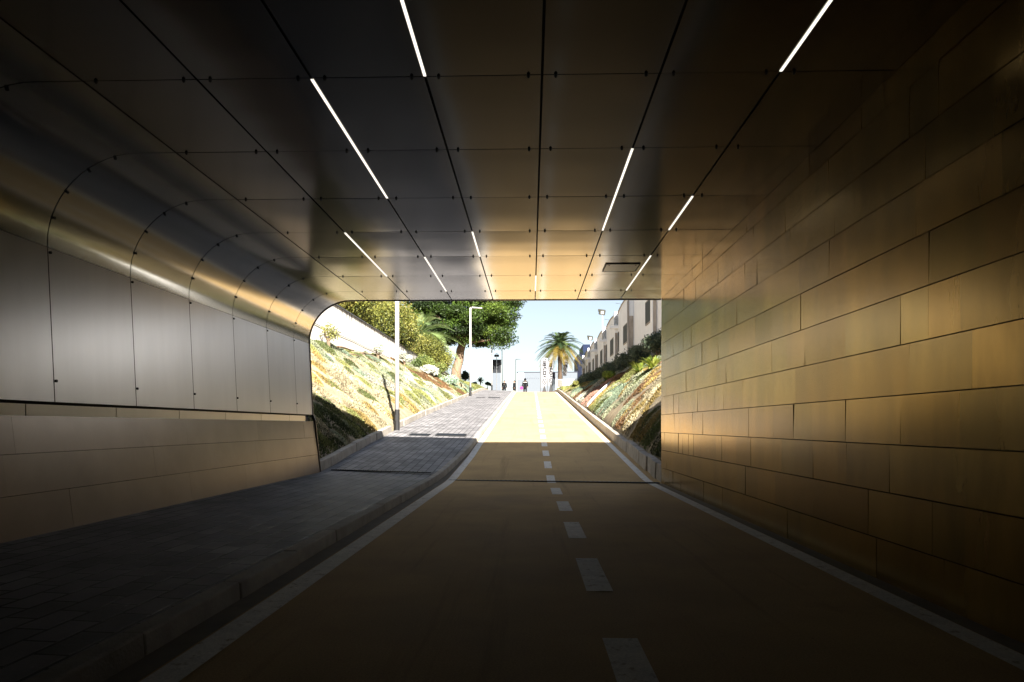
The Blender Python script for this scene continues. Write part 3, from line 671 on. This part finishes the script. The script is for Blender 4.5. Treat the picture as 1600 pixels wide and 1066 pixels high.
# palms
def palm(base, h, r, nf, L, cols, low, label, lean=(0, 0), nl=26):
    t = empty('palm_tree', base, label, 'tree'); mb = MB(); hd = Vector((lean[0], lean[1], h)); r2 = []
    pts = [(lean[0] * q * q, lean[1] * q * q, -.4 + (h + .4) * q) for q in np.linspace(0, 1, 14)]
    mb.tube(pts, [r * (1.15 if i % 2 else 1.0) * (1 + .35 * (i > 10)) for i in range(14)], 12); mb.build('trunk', M['palmbark'], t)
    fr = MB()
    for k in range(nf):
        a = k * 2.39996; e = 1.3 - 1.95 * (k / nf) ** .8 + rng.uniform(-.12, .12); l = L * rng.uniform(.88, 1.08); col0 = np.array(low if k > nf * .68 else cols[k % len(cols)]) * rng.uniform(.85, 1.15)
        d = Vector((math.cos(a) * math.cos(e), math.sin(a) * math.cos(e), math.sin(e))); sd = Vector((-math.sin(a), math.cos(a), 0))
        def pt(q): return hd + d * (l * q) + Vector((0, 0, -.52 * l * q * q))
        prev = pt(0)
        fr.tube([pt(q) for q in (0, .3, .6, .85, 1)], [.035, .028, .02, .012, .005], 4, tuple(col0 * 1.2), cap=False)
        for i in range(nl):
            q = .12 + .88 * i / (nl - 1); c = pt(q); tg = (pt(min(q + .03, 1.03)) - pt(q - .03)).normalized(); ll = L * .20 * math.sin(PI * (.12 + .85 * q)) ** .7 + .05
            upv = tg.cross(sd)
            if upv.z < 0: upv = -upv
            for s_ in (-1, 1):
                o_ = (sd * s_ * .8 + tg * .65 + upv * .25).normalized() * ll + Vector((0, 0, -.12 * ll)); wv = tg * (.028 * L / 2.3)
                fr.add([c - wv, c + wv, c + o_ * .6 + wv * .6, c + o_, c + o_ * .6 - wv * .6], [(0, 1, 2, 3, 4)], tuple(col0 * rng.uniform(.8, 1.2)))
    fr.build('fronds', M['leaf'], t); return t
p = at(875, 606, 75)
palm((p.x, 75, R(75) + .3), at(875, 538, 75).z - R(75) - .3, .21, 70, 2.75, [(.03, .055, .022), (.05, .08, .03), (.08, .11, .035)], (.17, .125, .025), 'date palm with yellow lower fronds standing beyond the railing')
p = at(652, 525, 57)
palm((p.x, 57, 5.2), p.z - 5.2, .25, 44, 3.9, [(.20, .27, .10), (.15, .22, .08), (.28, .34, .16)], (.22, .26, .1), 'palm with long arching pale fronds behind the leafy trees')
p = at(751, 600, 74); spiky('spiky_plant', (p.x, 74, at(751, 597, 74).z), 70, .95, [(.04, .06, .03), (.06, .09, .04)], 'small dark spiky palm beyond the second lamp post', droop=.6, wd=.05)
p = at(727, 600, 76); shrub('clipped_hedge', (p.x, 76, at(727, 602, 76).z), (.5, .5, 1.15), 2600, .14, [(.03, .055, .02), (.05, .08, .03)], 'dark upright hedge clump between the pine trunk and the second lamp post', clumps=22)
for i, (px, yy, lab) in enumerate(((741, 80, 'tiny dark bush left of the small spiky palm'), (762, 80, 'tiny dark bush right of the small spiky palm'))):
    p = at(px, 604, yy); shrub('leafy_shrub', (p.x, yy, p.z), (.6, .6, .3), 900, .14, [(.04, .07, .02)], lab, clumps=8)

# ------------------------------------------------------------------ lamps
def lamp(px, Y, top_py, label, first=[None]):
    if first[0] is None:
        t = empty('street_lamp', (0, 0, 0), label, 'street lamp', 'lamp posts along the sidewalk'); h = 6.25
        MB().tube([(0, 0, -.2), (0, 0, .62)], .078, 14).build('base_sleeve', M['black'], t, smooth=False)
        MB().tube([(0, 0, .62), (0, 0, h)], [.066, .055], 14).build('pole', M['pole'], t, smooth=True)
        a = MB().tube([(0, 0, h - .05), (.35, 0, h - .02)], .025, 8).build('arm', M['pole'], t)
        MB().hexa([(.10, -.11, h - .02), (.80, -.07, h - .05), (.80, .07, h - .05), (.10, .11, h - .02), (.10, -.08, h + .06), (.78, -.05, h + .0), (.78, .05, h + .0), (.10, .08, h + .06)]).build('lamp_head', M['pole'], t, bevel=.015)
        MB().box(-.035, .035, -.083, -.079, .28, .46).build('service_door', M['black'], t)
        first[0] = t
    else:
        t = copy_tree(first[0]); t['label'] = label
    p = at(px, 600, Y); t.location = (p.x, Y, R(Y) + .17); t.scale = (1, 1, (at(px, top_py, Y).z - R(Y) - .17) / 6.3 if top_py else 1.0)
lamp(620.5, 20.9, None, 'nearest white lamp post with black foot, its head hidden above the tunnel mouth')
lamp(735, 46.5, 480, 'second white lamp post with black foot in front of the pine')
lamp(768.5, 67, 515, 'third lamp post standing left of the dark sign panels')
lamp(784.5, 88, 544, 'fourth thin dark lamp post right of the dark sign panels')
lamp(805.8, 115, 561, 'farthest very thin lamp post left of the hooded person')
for o in [x for x in bpy.data.objects if x.get('label', '').startswith(('fourth', 'farthest very'))]:
    for c in kids(o):
        if c.name.startswith(('pole', 'arm', 'lamp_head')): c.data = c.data.copy(); c.data.materials[0] = M['louvre']

# ------------------------------------------------------------------ sign panels
p = at(776, 606, 69); sg = empty('sign_board', (p.x, 69, R(69)), 'double dark grey sign panel on posts seen from behind', 'sign'); sc = 69 / 1100
zA, zB = at(776, 583, 69).z - R(69), at(776, 562, 69).z - R(69); ztp = at(776, 553, 69).z - R(69)
MB().tube([(0, 0, -.2), (0, 0, ztp)], .035, 8).build('post', M['steel'], sg)
for x0, x1 in ((-.42, -.035), (.035, .44)): MB().box(x0, x1, -.03, .0, zA, zB).build('panel', M['sign'], sg, bevel=.01)
MB().box(-.45, -.42, -.04, .01, -.2, zB + .02).build('post', M['pole'], sg); MB().box(.44, .465, -.04, .01, -.2, zB + .02).build('post', M['steel'], sg)
MB().box(-.42, .44, -.02, -.005, .1, zA - .01).build('lower_board', M['pale'], sg)
for s_ in (-1, 1): MB().tube([(s_ * .13, -.12, ztp - .18), (s_ * .13, .06, ztp - .2)], [.11, .12], 12).build('spotlight', M['black'], sg)
MB().tube([(-.13, 0, ztp - .02), (0, 0, ztp + .06), (.13, 0, ztp - .02)], .02, 6).build('bracket', M['black'], sg)

# ------------------------------------------------------------------ railing
p0 = at(868, 606, 62); fn = empty('railing', (2.45, 66, R(66) + .35), 'white vertical bar railing at the top of the right bank', 'fence')
rl = MB(); n = 34; L = 3.0
f0 = at(869, 606, 66); f1 = at(909, 604, 66); L = f1.x - f0.x; fn.location = (f0.x, 66, f0.z - .05)
MB().box(0, L, -.02, .02, .80, .84).build('top_rail', M['pole'], fn); MB().box(0, L, -.02, .02, .06, .10).build('bottom_rail', M['pole'], fn)
br = MB().box(-.012, .012, -.012, .012, .10, .80).build('bar', M['pole'], fn)
n = 22
for k in range(n):
    o = br if k == 0 else br.copy()
    if k: COL.objects.link(o)
    o.location = (.03 + (L - .06) * k / (n - 1), 0, 0)
for x in (0, L / 2, L): MB().box(x - .03, x + .03, -.035, .035, -.3, .92).build('post', M['pole'], fn)

# ------------------------------------------------------------------ feather flags
SEGN = [0]
def seg(mb, a, b_, w_, y=-.012):
    SEGN[0] += 1; y -= .0021 * (SEGN[0] % 7)
    a = Vector((a[0], y, a[1])); b2 = Vector((b_[0], y, b_[1])); d = (b2 - a).normalized(); nrm = Vector((-d.z, 0, d.x)) * w_ / 2
    mb.prism([a - nrm, b2 - nrm, b2 + nrm, a + nrm], (0, -.004, 0))
def flag(px, pyt, pyb, Y, wpx, label, glyphs=True, ghost=False, lean=0.):
    k = Y / 1100; top = at(px, pyt, Y); bot = at(px, pyb, Y); hgt = top.z - bot.z; wd = wpx * k
    t = empty('feather_flag', (top.x, Y, bot.z), label, 'flag', 'feather flags beyond the top of the path')
    zg = R(Y) - bot.z
    poly = [(-wd / 2, 0, .08), (-wd / 2, 0, hgt * .9), (-wd * .4, 0, hgt * .97), (-wd * .1, 0, hgt), (wd * .5, 0, hgt * .985), (wd * .5 + lean, 0, hgt * .55), (wd * .38 + lean, 0, hgt * .16), (wd * .05, 0, .0)]
    MB().prism(poly, (0, .012, 0)).build('cloth', M['banner'], t)
    MB().tube([(-wd / 2 - .03, 0, zg), (-wd / 2 - .05, 0, hgt * .6), (-wd / 2 - .02, 0, hgt * .92), (-wd * .15, 0, hgt * 1.015)], .022, 6).build('pole', M['louvre'], t)
    MB().prism([(-.28, -.2, zg), (.28, -.2, zg), (0, -.2, zg + .42 + max(0, -zg - .1))], (0, .4, 0)).build('base', M['black'], t) if glyphs else None
    g_ = MB()
    if glyphs:
        u = lambda x, z: (x * wd, hgt * z); T = .085
        def glyph(*lines, T=T, nm='letter'):
            gm = MB()
            for pts in lines:
                for a, b_ in zip(pts[:-1], pts[1:]): seg(gm, u(*a), u(*b_), T)
            gm.build(nm, M['ink'], t)
        glyph([(-.18, .93), (-.08, .90)], [(.0, .915), (.18, .95), (.25, .90)], T=.05)
        glyph([(-.22, .86), (.26, .86)], T=.10)
        glyph([(-.2, .81), (.2, .81), (.2, .73), (-.2, .73), (-.2, .79)], [(.0, .81), (.0, .73)])
        glyph([(.25, .61), (.25, .68), (-.05, .68), (-.05, .60), (-.2, .60)])
        glyph([(-.15, .55), (.22, .55), (.22, .45), (-.15, .45), (-.15, .55)])
        glyph([(-.12, .39), (.25, .37)], T=.10)
        cx, cz, ra, rb = .02, .22, .26, .09
        glyph([(cx + ra * math.cos(a), cz + rb * math.sin(a)) for a in np.linspace(0, 2 * PI, 16)], [(-.1, .27), (.12, .17)], T=.05, nm='emblem')
    else:
        u = lambda x, z: (x * wd, hgt * z)
        for a, b_ in (((-.4, .9), (-.35, .5)), ((-.35, .62), (.35, .62)), ((-.3, .5), (.1, .3)), ((.35, .6), (.1, .3)), ((-.2, .3), (.2, .12)), ((.4, .95), (.38, .4)), ((-.2, .05), (.3, .05))): seg(g_, u(*a), u(*b_), .05)
        g_.build('print', M['greycloth'], t)
flag(850.5, 559, 607, 70, 10.5, 'nearer white feather flag with tall dark lettering, left of the palm')
flag(860.5, 562, 604, 74, 9, 'second white lettered feather flag, between the first flag and the palm trunk', lean=-.1)
flag(883.5, 554, 588, 78, 7.5, 'pale feather flag with thin grey print, right of the palm trunk', glyphs=False)
# grey parked kiosk-like totem behind the flags
p = at(864, 608, 79); t = empty('totem_sign', (p.x, 79, R(79)), 'blue grey upright totem half hidden behind the second feather flag', 'sign')
MB().box(-.22, .26, -.1, .1, 0, at(864, 590, 79).z - R(79)).build('plinth', M['pale'], t, bevel=.02); MB().box(-.25, .24, -.12, .12, at(864, 592, 79).z - R(79) + .01, at(864, 582, 79).z - R(79)).build('panel', M['greycloth'], t, bevel=.02)

# ------------------------------------------------------------------ people
def skin_body(name, parent, pts, edges, rad, m, sub=2):
    me = bpy.data.meshes.new(name); me.from_pydata(pts, edges, []); o = link(name, me, parent); me.materials.append(m)
    md = o.modifiers.new('skin', 'SKIN'); md.use_smooth_shade = True
    for i, r_ in enumerate(rad):
        sv = me.skin_vertices[0].data[i]; sv.radius = (r_, r_) if not isinstance(r_, tuple) else r_; sv.use_root = (i == 0)
    sd = o.modifiers.new('sub', 'SUBSURF'); sd.levels = sub; sd.render_levels = sub
    return o
def dome(name, parent, c, r, m, full=False):
    """hair cap: an ellipsoid open at the face"""
    mb = MB(); nu, nv = 20, 12; V = []; F = []
    for j in range(nv + 1):
        th_ = PI * j / nv
        for i in range(nu):
            ph = 2 * PI * i / nu; x, y, z = math.sin(th_) * math.cos(ph), math.sin(th_) * math.sin(ph), math.cos(th_)
            wv = 1 + .03 * math.sin(ph * 5 + j); V.append((c[0] + x * r[0] * wv, c[1] + y * r[1] * wv, c[2] + z * r[2]))
    for j in range(nv):
        for i in range(nu):
            q = [V[j * nu + i], V[(j + 1) * nu + i]]; cy = (q[0][1] + q[1][1]) / 2 - c[1]; cz = (q[0][2] + q[1][2]) / 2 - c[2]
            if cy < -.25 * r[1] and cz < .35 * r[2]: continue
            if not full and cz < -.45 * r[2]: continue
            F.append((j * nu + i, j * nu + (i + 1) % nu, (j + 1) * nu + (i + 1) % nu, (j + 1) * nu + i))
    return mb.add(V, F).build(name, m, parent, smooth=True)
def face(parent, c, k):
    """eyes, nose and mouth on the front (-y) of a head"""
    for s_ in (-1, 1):
        MB().tube([(c[0] + s_ * .033 * k, c[1] - .088 * k, c[2] + .01 * k), (c[0] + s_ * .033 * k, c[1] - .096 * k, c[2] + .01 * k)], .011 * k, 8).build('eye', M['hair'], parent)
        MB().tube([(c[0] + s_ * .084 * k, c[1] + .01 * k, c[2] - .03 * k), (c[0] + s_ * .094 * k, c[1] + .015 * k, c[2] + .0), (c[0] + s_ * .088 * k, c[1] + .02 * k, c[2] + .03 * k)], [.012 * k, .018 * k, .012 * k], 6).build('ear', M['skin'], parent)
    MB().tube([(c[0], c[1] - .085 * k, c[2] + .02 * k), (c[0], c[1] - .112 * k, c[2] - .022 * k), (c[0], c[1] - .088 * k, c[2] - .035 * k)], [.008 * k, .014 * k, .010 * k], 6).build('nose', M['skin'], parent)
    MB().tube([(c[0] - .024 * k, c[1] - .090 * k, c[2] - .058 * k), (c[0] + .024 * k, c[1] - .090 * k, c[2] - .058 * k)], .006 * k, 6).build('mouth', M['pink'], parent)
def person(px, Y, head_py, label, coat, rz=0., long=False, hood=False, extra=None):
    z0 = R(Y); hgt = at(px, head_py, Y).z - z0; k = hgt / 1.72
    t = empty('person', (at(px, 600, Y).x, Y, z0), label, 'person', rz=rz)
    J = [(0, 0, .95), (0, 0, 1.15), (0, .01, 1.38), (0, 0, 1.50), (0, -.02, 1.60), (0, -.015, 1.68),
         (.18, 0, 1.40), (.24, .01, 1.14), (.25, -.07, .90), (.25, -.09, .81), (-.18, 0, 1.40), (-.24, .01, 1.14), (-.25, -.05, .90), (-.25, -.07, .81),
         (.10, 0, .90), (.11, -.02, .50), (.11, .01, .09), (.11, -.14, .03), (-.10, 0, .90), (-.11, .02, .50), (-.11, .05, .09), (-.11, -.10, .03)]
    Ed = [(0, 1), (1, 2), (2, 3), (3, 4), (4, 5), (2, 6), (6, 7), (7, 8), (8, 9), (2, 10), (10, 11), (11, 12), (12, 13), (0, 14), (14, 15), (15, 16), (16, 17), (0, 18), (18, 19), (19, 20), (20, 21)]
    Rd = [.14, .13, .15, .055, .092, .075, .065, .045, .035, .03, .065, .045, .035, .03, .09, .06, .042, .035, .09, .06, .042, .035]
    sc_ = lambda L: [tuple(c * k for c in p_) for p_ in L]
    skin_body('body', t, sc_(J), Ed, [r_ * k for r_ in Rd], M['skin'])
    # coat over torso and arms
    ci = [0, 1, 2, 6, 7, 8, 10, 11, 12]; mp_ = {v: i for i, v in enumerate(ci)}; ed = [(mp_[a], mp_[b_]) for a, b_ in Ed if a in mp_ and b_ in mp_]; pj = [J[i] for i in ci]; rd = [Rd[i] + .03 for i in ci]
    pj.append((0, 0, .62 if long else .84)); ed.append((0, len(pj) - 1)); rd.append(.23 if long else .17); pj.append((0, .01, 1.46)); ed.append((2, len(pj) - 1)); rd.append(.09)
    skin_body('coat', t, sc_(pj), ed, [r_ * k for r_ in rd], coat)
    li = [14, 15, 16, 0, 18, 19, 20]; pj = [J[i] for i in (0, 14, 15, 16, 18, 19, 20)]; skin_body('trousers', t, sc_(pj), [(0, 1), (1, 2), (2, 3), (0, 4), (4, 5), (5, 6)], [r_ * k for r_ in (.15, .11, .08, .065, .11, .08, .065)], M['trouser'])
    dome('hood' if hood else 'hair', t, (0, .028 * k, 1.635 * k), tuple(c * k for c in ((.125, .135, .15) if hood else (.098, .118, .125))), coat if hood else M['hair'], full=hood)
    face(t, (0, -.02 * k, 1.61 * k), k)
    # shoes
    for s_, yy in ((1, -.06), (-1, -.02)): skin_body('shoe', t, sc_([(.11 * s_, yy + .06, .05), (.11 * s_, yy - .08, .04)]), [(0, 1)], [.05 * k, .042 * k], M['coat'], 1)
    return t, k
person(788, 76, 595, 'person in a dark jacket with a pale chest print beside the sign panels', M['coat'])
o = [x for x in bpy.data.objects if x.get('label', '').startswith('person in a dark jacket with')][0]
MB().box(-.11, .10, -.19, -.183, 1.16, 1.22).build('chest_print', M['louvre'], o)
person(803.5, 76, 595, 'person in a dark grey coat turned to the left, with a pale face', M['greycoat'], rz=-PI / 2 + .3, long=True)
t, k = person(820.5, 74, 592, 'person seen from behind in a long black hooded coat', M['coat'], rz=PI, long=True, hood=True)
MB().hexa([(-.2, .185, 1.33), (.2, .185, 1.33), (.2, .2, 1.33), (-.2, .2, 1.33), (-.2, .175, 1.37), (.2, .175, 1.37), (.2, .19, 1.37), (-.2, .19, 1.37)]).build('reflective_strip', M['pole'], t)
# pink bag hanging from that hand
p = at(815, 606, 74); b_ = empty('handbag', (p.x, 73.9, at(815, 609, 74).z), 'round pink bag beside the black hooded coat', 'bag')
mbb = MB(); R_ = .17
mbb.tube([(0, -.06, R_), (0, -.045, R_), (0, .045, R_), (0, .06, R_)], [.12, R_, R_, .12], 16); mbb.build('pouch', M['pink'], b_, bevel=.01)
MB().tube([(.1 * math.cos(a), 0, R_ * 1.8 + .13 * math.sin(a)) for a in np.linspace(0, PI, 7)], .012, 6).build('handle', M['coat'], b_)
# crouching child / small dog-like dark shape by the sign: low seated child
p = at(779.5, 606, 75); z0 = R(75); k = 1.
t = empty('person', (p.x, 75, at(779.5, 602, 75).z - 1.02), 'small child with dark hair whose head shows below the sign panels', 'person')
J = [(0, 0, .55), (0, 0, .70), (0, 0, .80), (0, 0, .88), (0, 0, .95), (.12, 0, .75), (.16, 0, .58), (.16, -.05, .44), (-.12, 0, .75), (-.16, 0, .58), (-.16, -.05, .44), (.06, 0, .5), (.06, 0, .27), (.06, 0, .05), (-.06, 0, .5), (-.06, 0, .27), (-.06, 0, .05)]
Ed = [(0, 1), (1, 2), (2, 3), (3, 4), (2, 5), (5, 6), (6, 7), (2, 8), (8, 9), (9, 10), (0, 11), (11, 12), (12, 13), (0, 14), (14, 15), (15, 16)]
skin_body('body', t, J, Ed, [.09, .09, .07, .075, .06, .04, .03, .022, .04, .03, .022, .055, .045, .035, .055, .045, .035], M['skin'])
dome('hair', t, (0, .02, .90), (.095, .10, .11), M['hair'])
skin_body('coat', t, [(0, 0, .5), (0, 0, .72), (.13, 0, .74), (.165, 0, .58), (-.13, 0, .74), (-.165, 0, .58)], [(0, 1), (1, 2), (2, 3), (1, 4), (4, 5)], [.12, .11, .06, .045, .06, .045], M['greycoat'])

# ------------------------------------------------------------------ white vaulted building on the right
bd = empty('industrial_building', (XB, 24, 4.0), 'long white building with vaulted roof bays and dark windows above the right bank', 'building')
bx, by, bz0 = XB, 24, 4.0
PIL = [25.4, 32.9, 40.3, 47.6, 55.0, 62.4, 69.8, 77.2]
def vault(t): return .34 * math.sin(PI * min(1, max(0, t))) ** .8
wl = MB(); rf = MB(); cp = MB()
ZT = 8.38
for i in range(len(PIL) - 1):
    a, b_ = PIL[i] - by, PIL[i + 1] - by; n = 14; pts = [(0, a + (b_ - a) * q / n, ZT - bz0 + vault(q / n)) for q in range(n + 1)]
    wl.prism([(0, a, -.5)] + pts + [(0, b_, -.5)][:1], (.3, 0, 0)); 
    for q in range(n):
        p1, p2 = pts[q], pts[q + 1]
        rf.add([(.31, p1[1], p1[2] - .03), (.31, p2[1], p2[2] - .03), (14, p2[1], p2[2] - .03), (14, p1[1], p1[2] - .03)], [(0, 1, 2, 3)])
        cp.hexa([(-.06, p1[1], p1[2]), (.32, p1[1], p1[2]), (.32, p2[1], p2[2]), (-.06, p2[1], p2[2]), (-.06, p1[1], p1[2] + .05), (.32, p1[1], p1[2] + .05), (.32, p2[1], p2[2] + .05), (-.06, p2[1], p2[2] + .05)])
wl.build('wall', M['white'], bd); rf.build('roof', M['louvre'], bd); cp.build('parapet_cap', M['concrete'], bd)
MB().box(.3, 14, PIL[-1] - by - .3, PIL[-1] - by, -.5, ZT - bz0).build('end_wall', M['white'], bd)
MB().box(.3, 14, PIL[0] - by, PIL[0] - by + .3, -.5, ZT - bz0).build('end_wall', M['white'], bd)
for i, y in enumerate(PIL):
    yl = y - by; wide = i == 2
    MB().box(-.22 if not wide else -.30, 0, yl - .3, yl + .3, -.5, (ZT - bz0 + .25)).build('pillar', M['white'], bd, bevel=.02)
    MB().box(-.19 if not wide else -.26, -.03, yl - .325, yl - .302, -.3, 3.2).build('pillar_inset', M['cream'] , bd)
    if i >= 3:
        MB().box(-.55, .0, yl - .55, yl - .31, 3.46, 3.68).build('canopy', M['white'], bd, bevel=.01)
        MB().box(-.03, -.004, yl - .95, yl - .45, 1.9, 3.2).build('doorway', M['glass'], bd)
        ft = MB(); A, B = -.5, -.03; yq = yl - .42
        for a, b_ in (((A + .25, 3.68), (A + .25, 4.3)), ((B, 3.68), (B, 4.3)), ((A + .25, 4.3), (B, 4.3)), ((A + .25, 3.68), (B, 4.3)), ((A + .25, 4.3), (B, 3.68))):
            ft.tube([(a[0], yq, a[1]), (b_[0], yq, b_[1])], .022, 6)
        ft.build('lattice_frame', M['steel'], bd)
    if i < len(PIL) - 1:
        wa = yl + (.75 if i == 1 else 1.9); f = MB().box(-.05, .0, wa - .06, wa + 2.06, 2.02, 3.2).build('window', M['concrete'], bd)
        MB().box(-.058, -.052, wa, wa + 2.0, 2.08, 3.14).build('pane', M['louvre'], f)
# cream drainpipe / climbing stem on the tall pillar
MB().tube([(-.32, 16.3 - .36, -.3), (-.33, 16.3 - .36, 5.2)], .06, 8).build('drainpipe', M['concrete'], bd)
# floodlights on thin masts at the parapet
def flood(px, py, Y):
    q = at(px, py, Y); lx, ly, lz = q.x - bx, Y - by, q.z - bz0
    m_ = MB().tube([(lx + .02, ly, 3.6), (lx + .02, ly, lz - .1)], .03, 6).build('mast', M['pole'], bd)
    h_ = MB(); h_.box(-.26, .22, -.16, .14, -.14, .24, M=Matrix.Translation((lx, ly, lz)) @ Matrix.Rotation(.35, 4, 'X') @ Matrix.Rotation(.15, 4, 'Y')); h_.box(-.32, -.22, -.1, .08, .1, .3, M=Matrix.Translation((lx, ly, lz)))
    h_.build('floodlight', M['louvre'], bd, bevel=.03)
    MB().box(-.12, .1, -.19, -.165, -.06, .16, M=Matrix.Translation((lx, ly, lz)) @ Matrix.Rotation(.35, 4, 'X')).build('flood_lens', M['pole'], m_)
flood(941, 489, 54.4); flood(922.5, 530 - 1, 69.2)
for q in (33.5, 34.5, 41.5, 48.5):   # little antennas on the parapet
    MB().tube([(.1, q + 5 - by, 4.4), (.1, q + 5 - by, 5.0), (-.25, q + 5 - by, 5.05)], .015, 5).build('antenna', M['louvre'], bd)

# ------------------------------------------------------------------ far buildings
Yb = 150; a, b_ = at(902.5, 592, Yb), at(960, 592, Yb); z = R(110)
ob = empty('office_building', (a.x, Yb, z), 'tall dark blue building in the distance between the palm and the white building', 'building')
m1 = at(911, 592, Yb).x - a.x; MB().box(0, m1, 0, 12, -2, at(905, 566 - 12, Yb).z - z).build('side_wing', M['bluedark'], ob)
MB().box(m1 + .01, b_.x - a.x, .4, 12, -2, at(905, 538, Yb).z - z).build('tower', M['blue'], ob)
MB().box(m1 + 1.0, m1 + 1.9, .3, .39, 1, at(905, 577, Yb).z - z).build('doorway', M['bluedark'], ob)
Yc = 140; a, b_ = at(808.5, 600, Yc), at(902, 600, Yc)
pb = empty('pale_building', (a.x, Yc, R(110)), 'very pale blue flat building closing the view behind the feather flags', 'building'); zt_ = at(820, 582, Yc).z - R(110)
MB().box(0, b_.x - a.x, 0, 10, -2, zt_).build('wall', M['pale'], pb); MB().box(-.1, b_.x - a.x + .1, -.1, 10, zt_, zt_ + .12).build('roof_edge', M['greycloth'], pb)
MB().box(.15, 1.25, -.08, -.01, zt_ - 1.35, zt_ - .1).build('white_board', M['white'], pb)
for k in range(12): MB().box(1.6 + k * .42, 1.7 + k * .42, -.04, -.005, zt_ - 1.25, zt_ - 1.12).build('vent', M['greycloth'], pb)
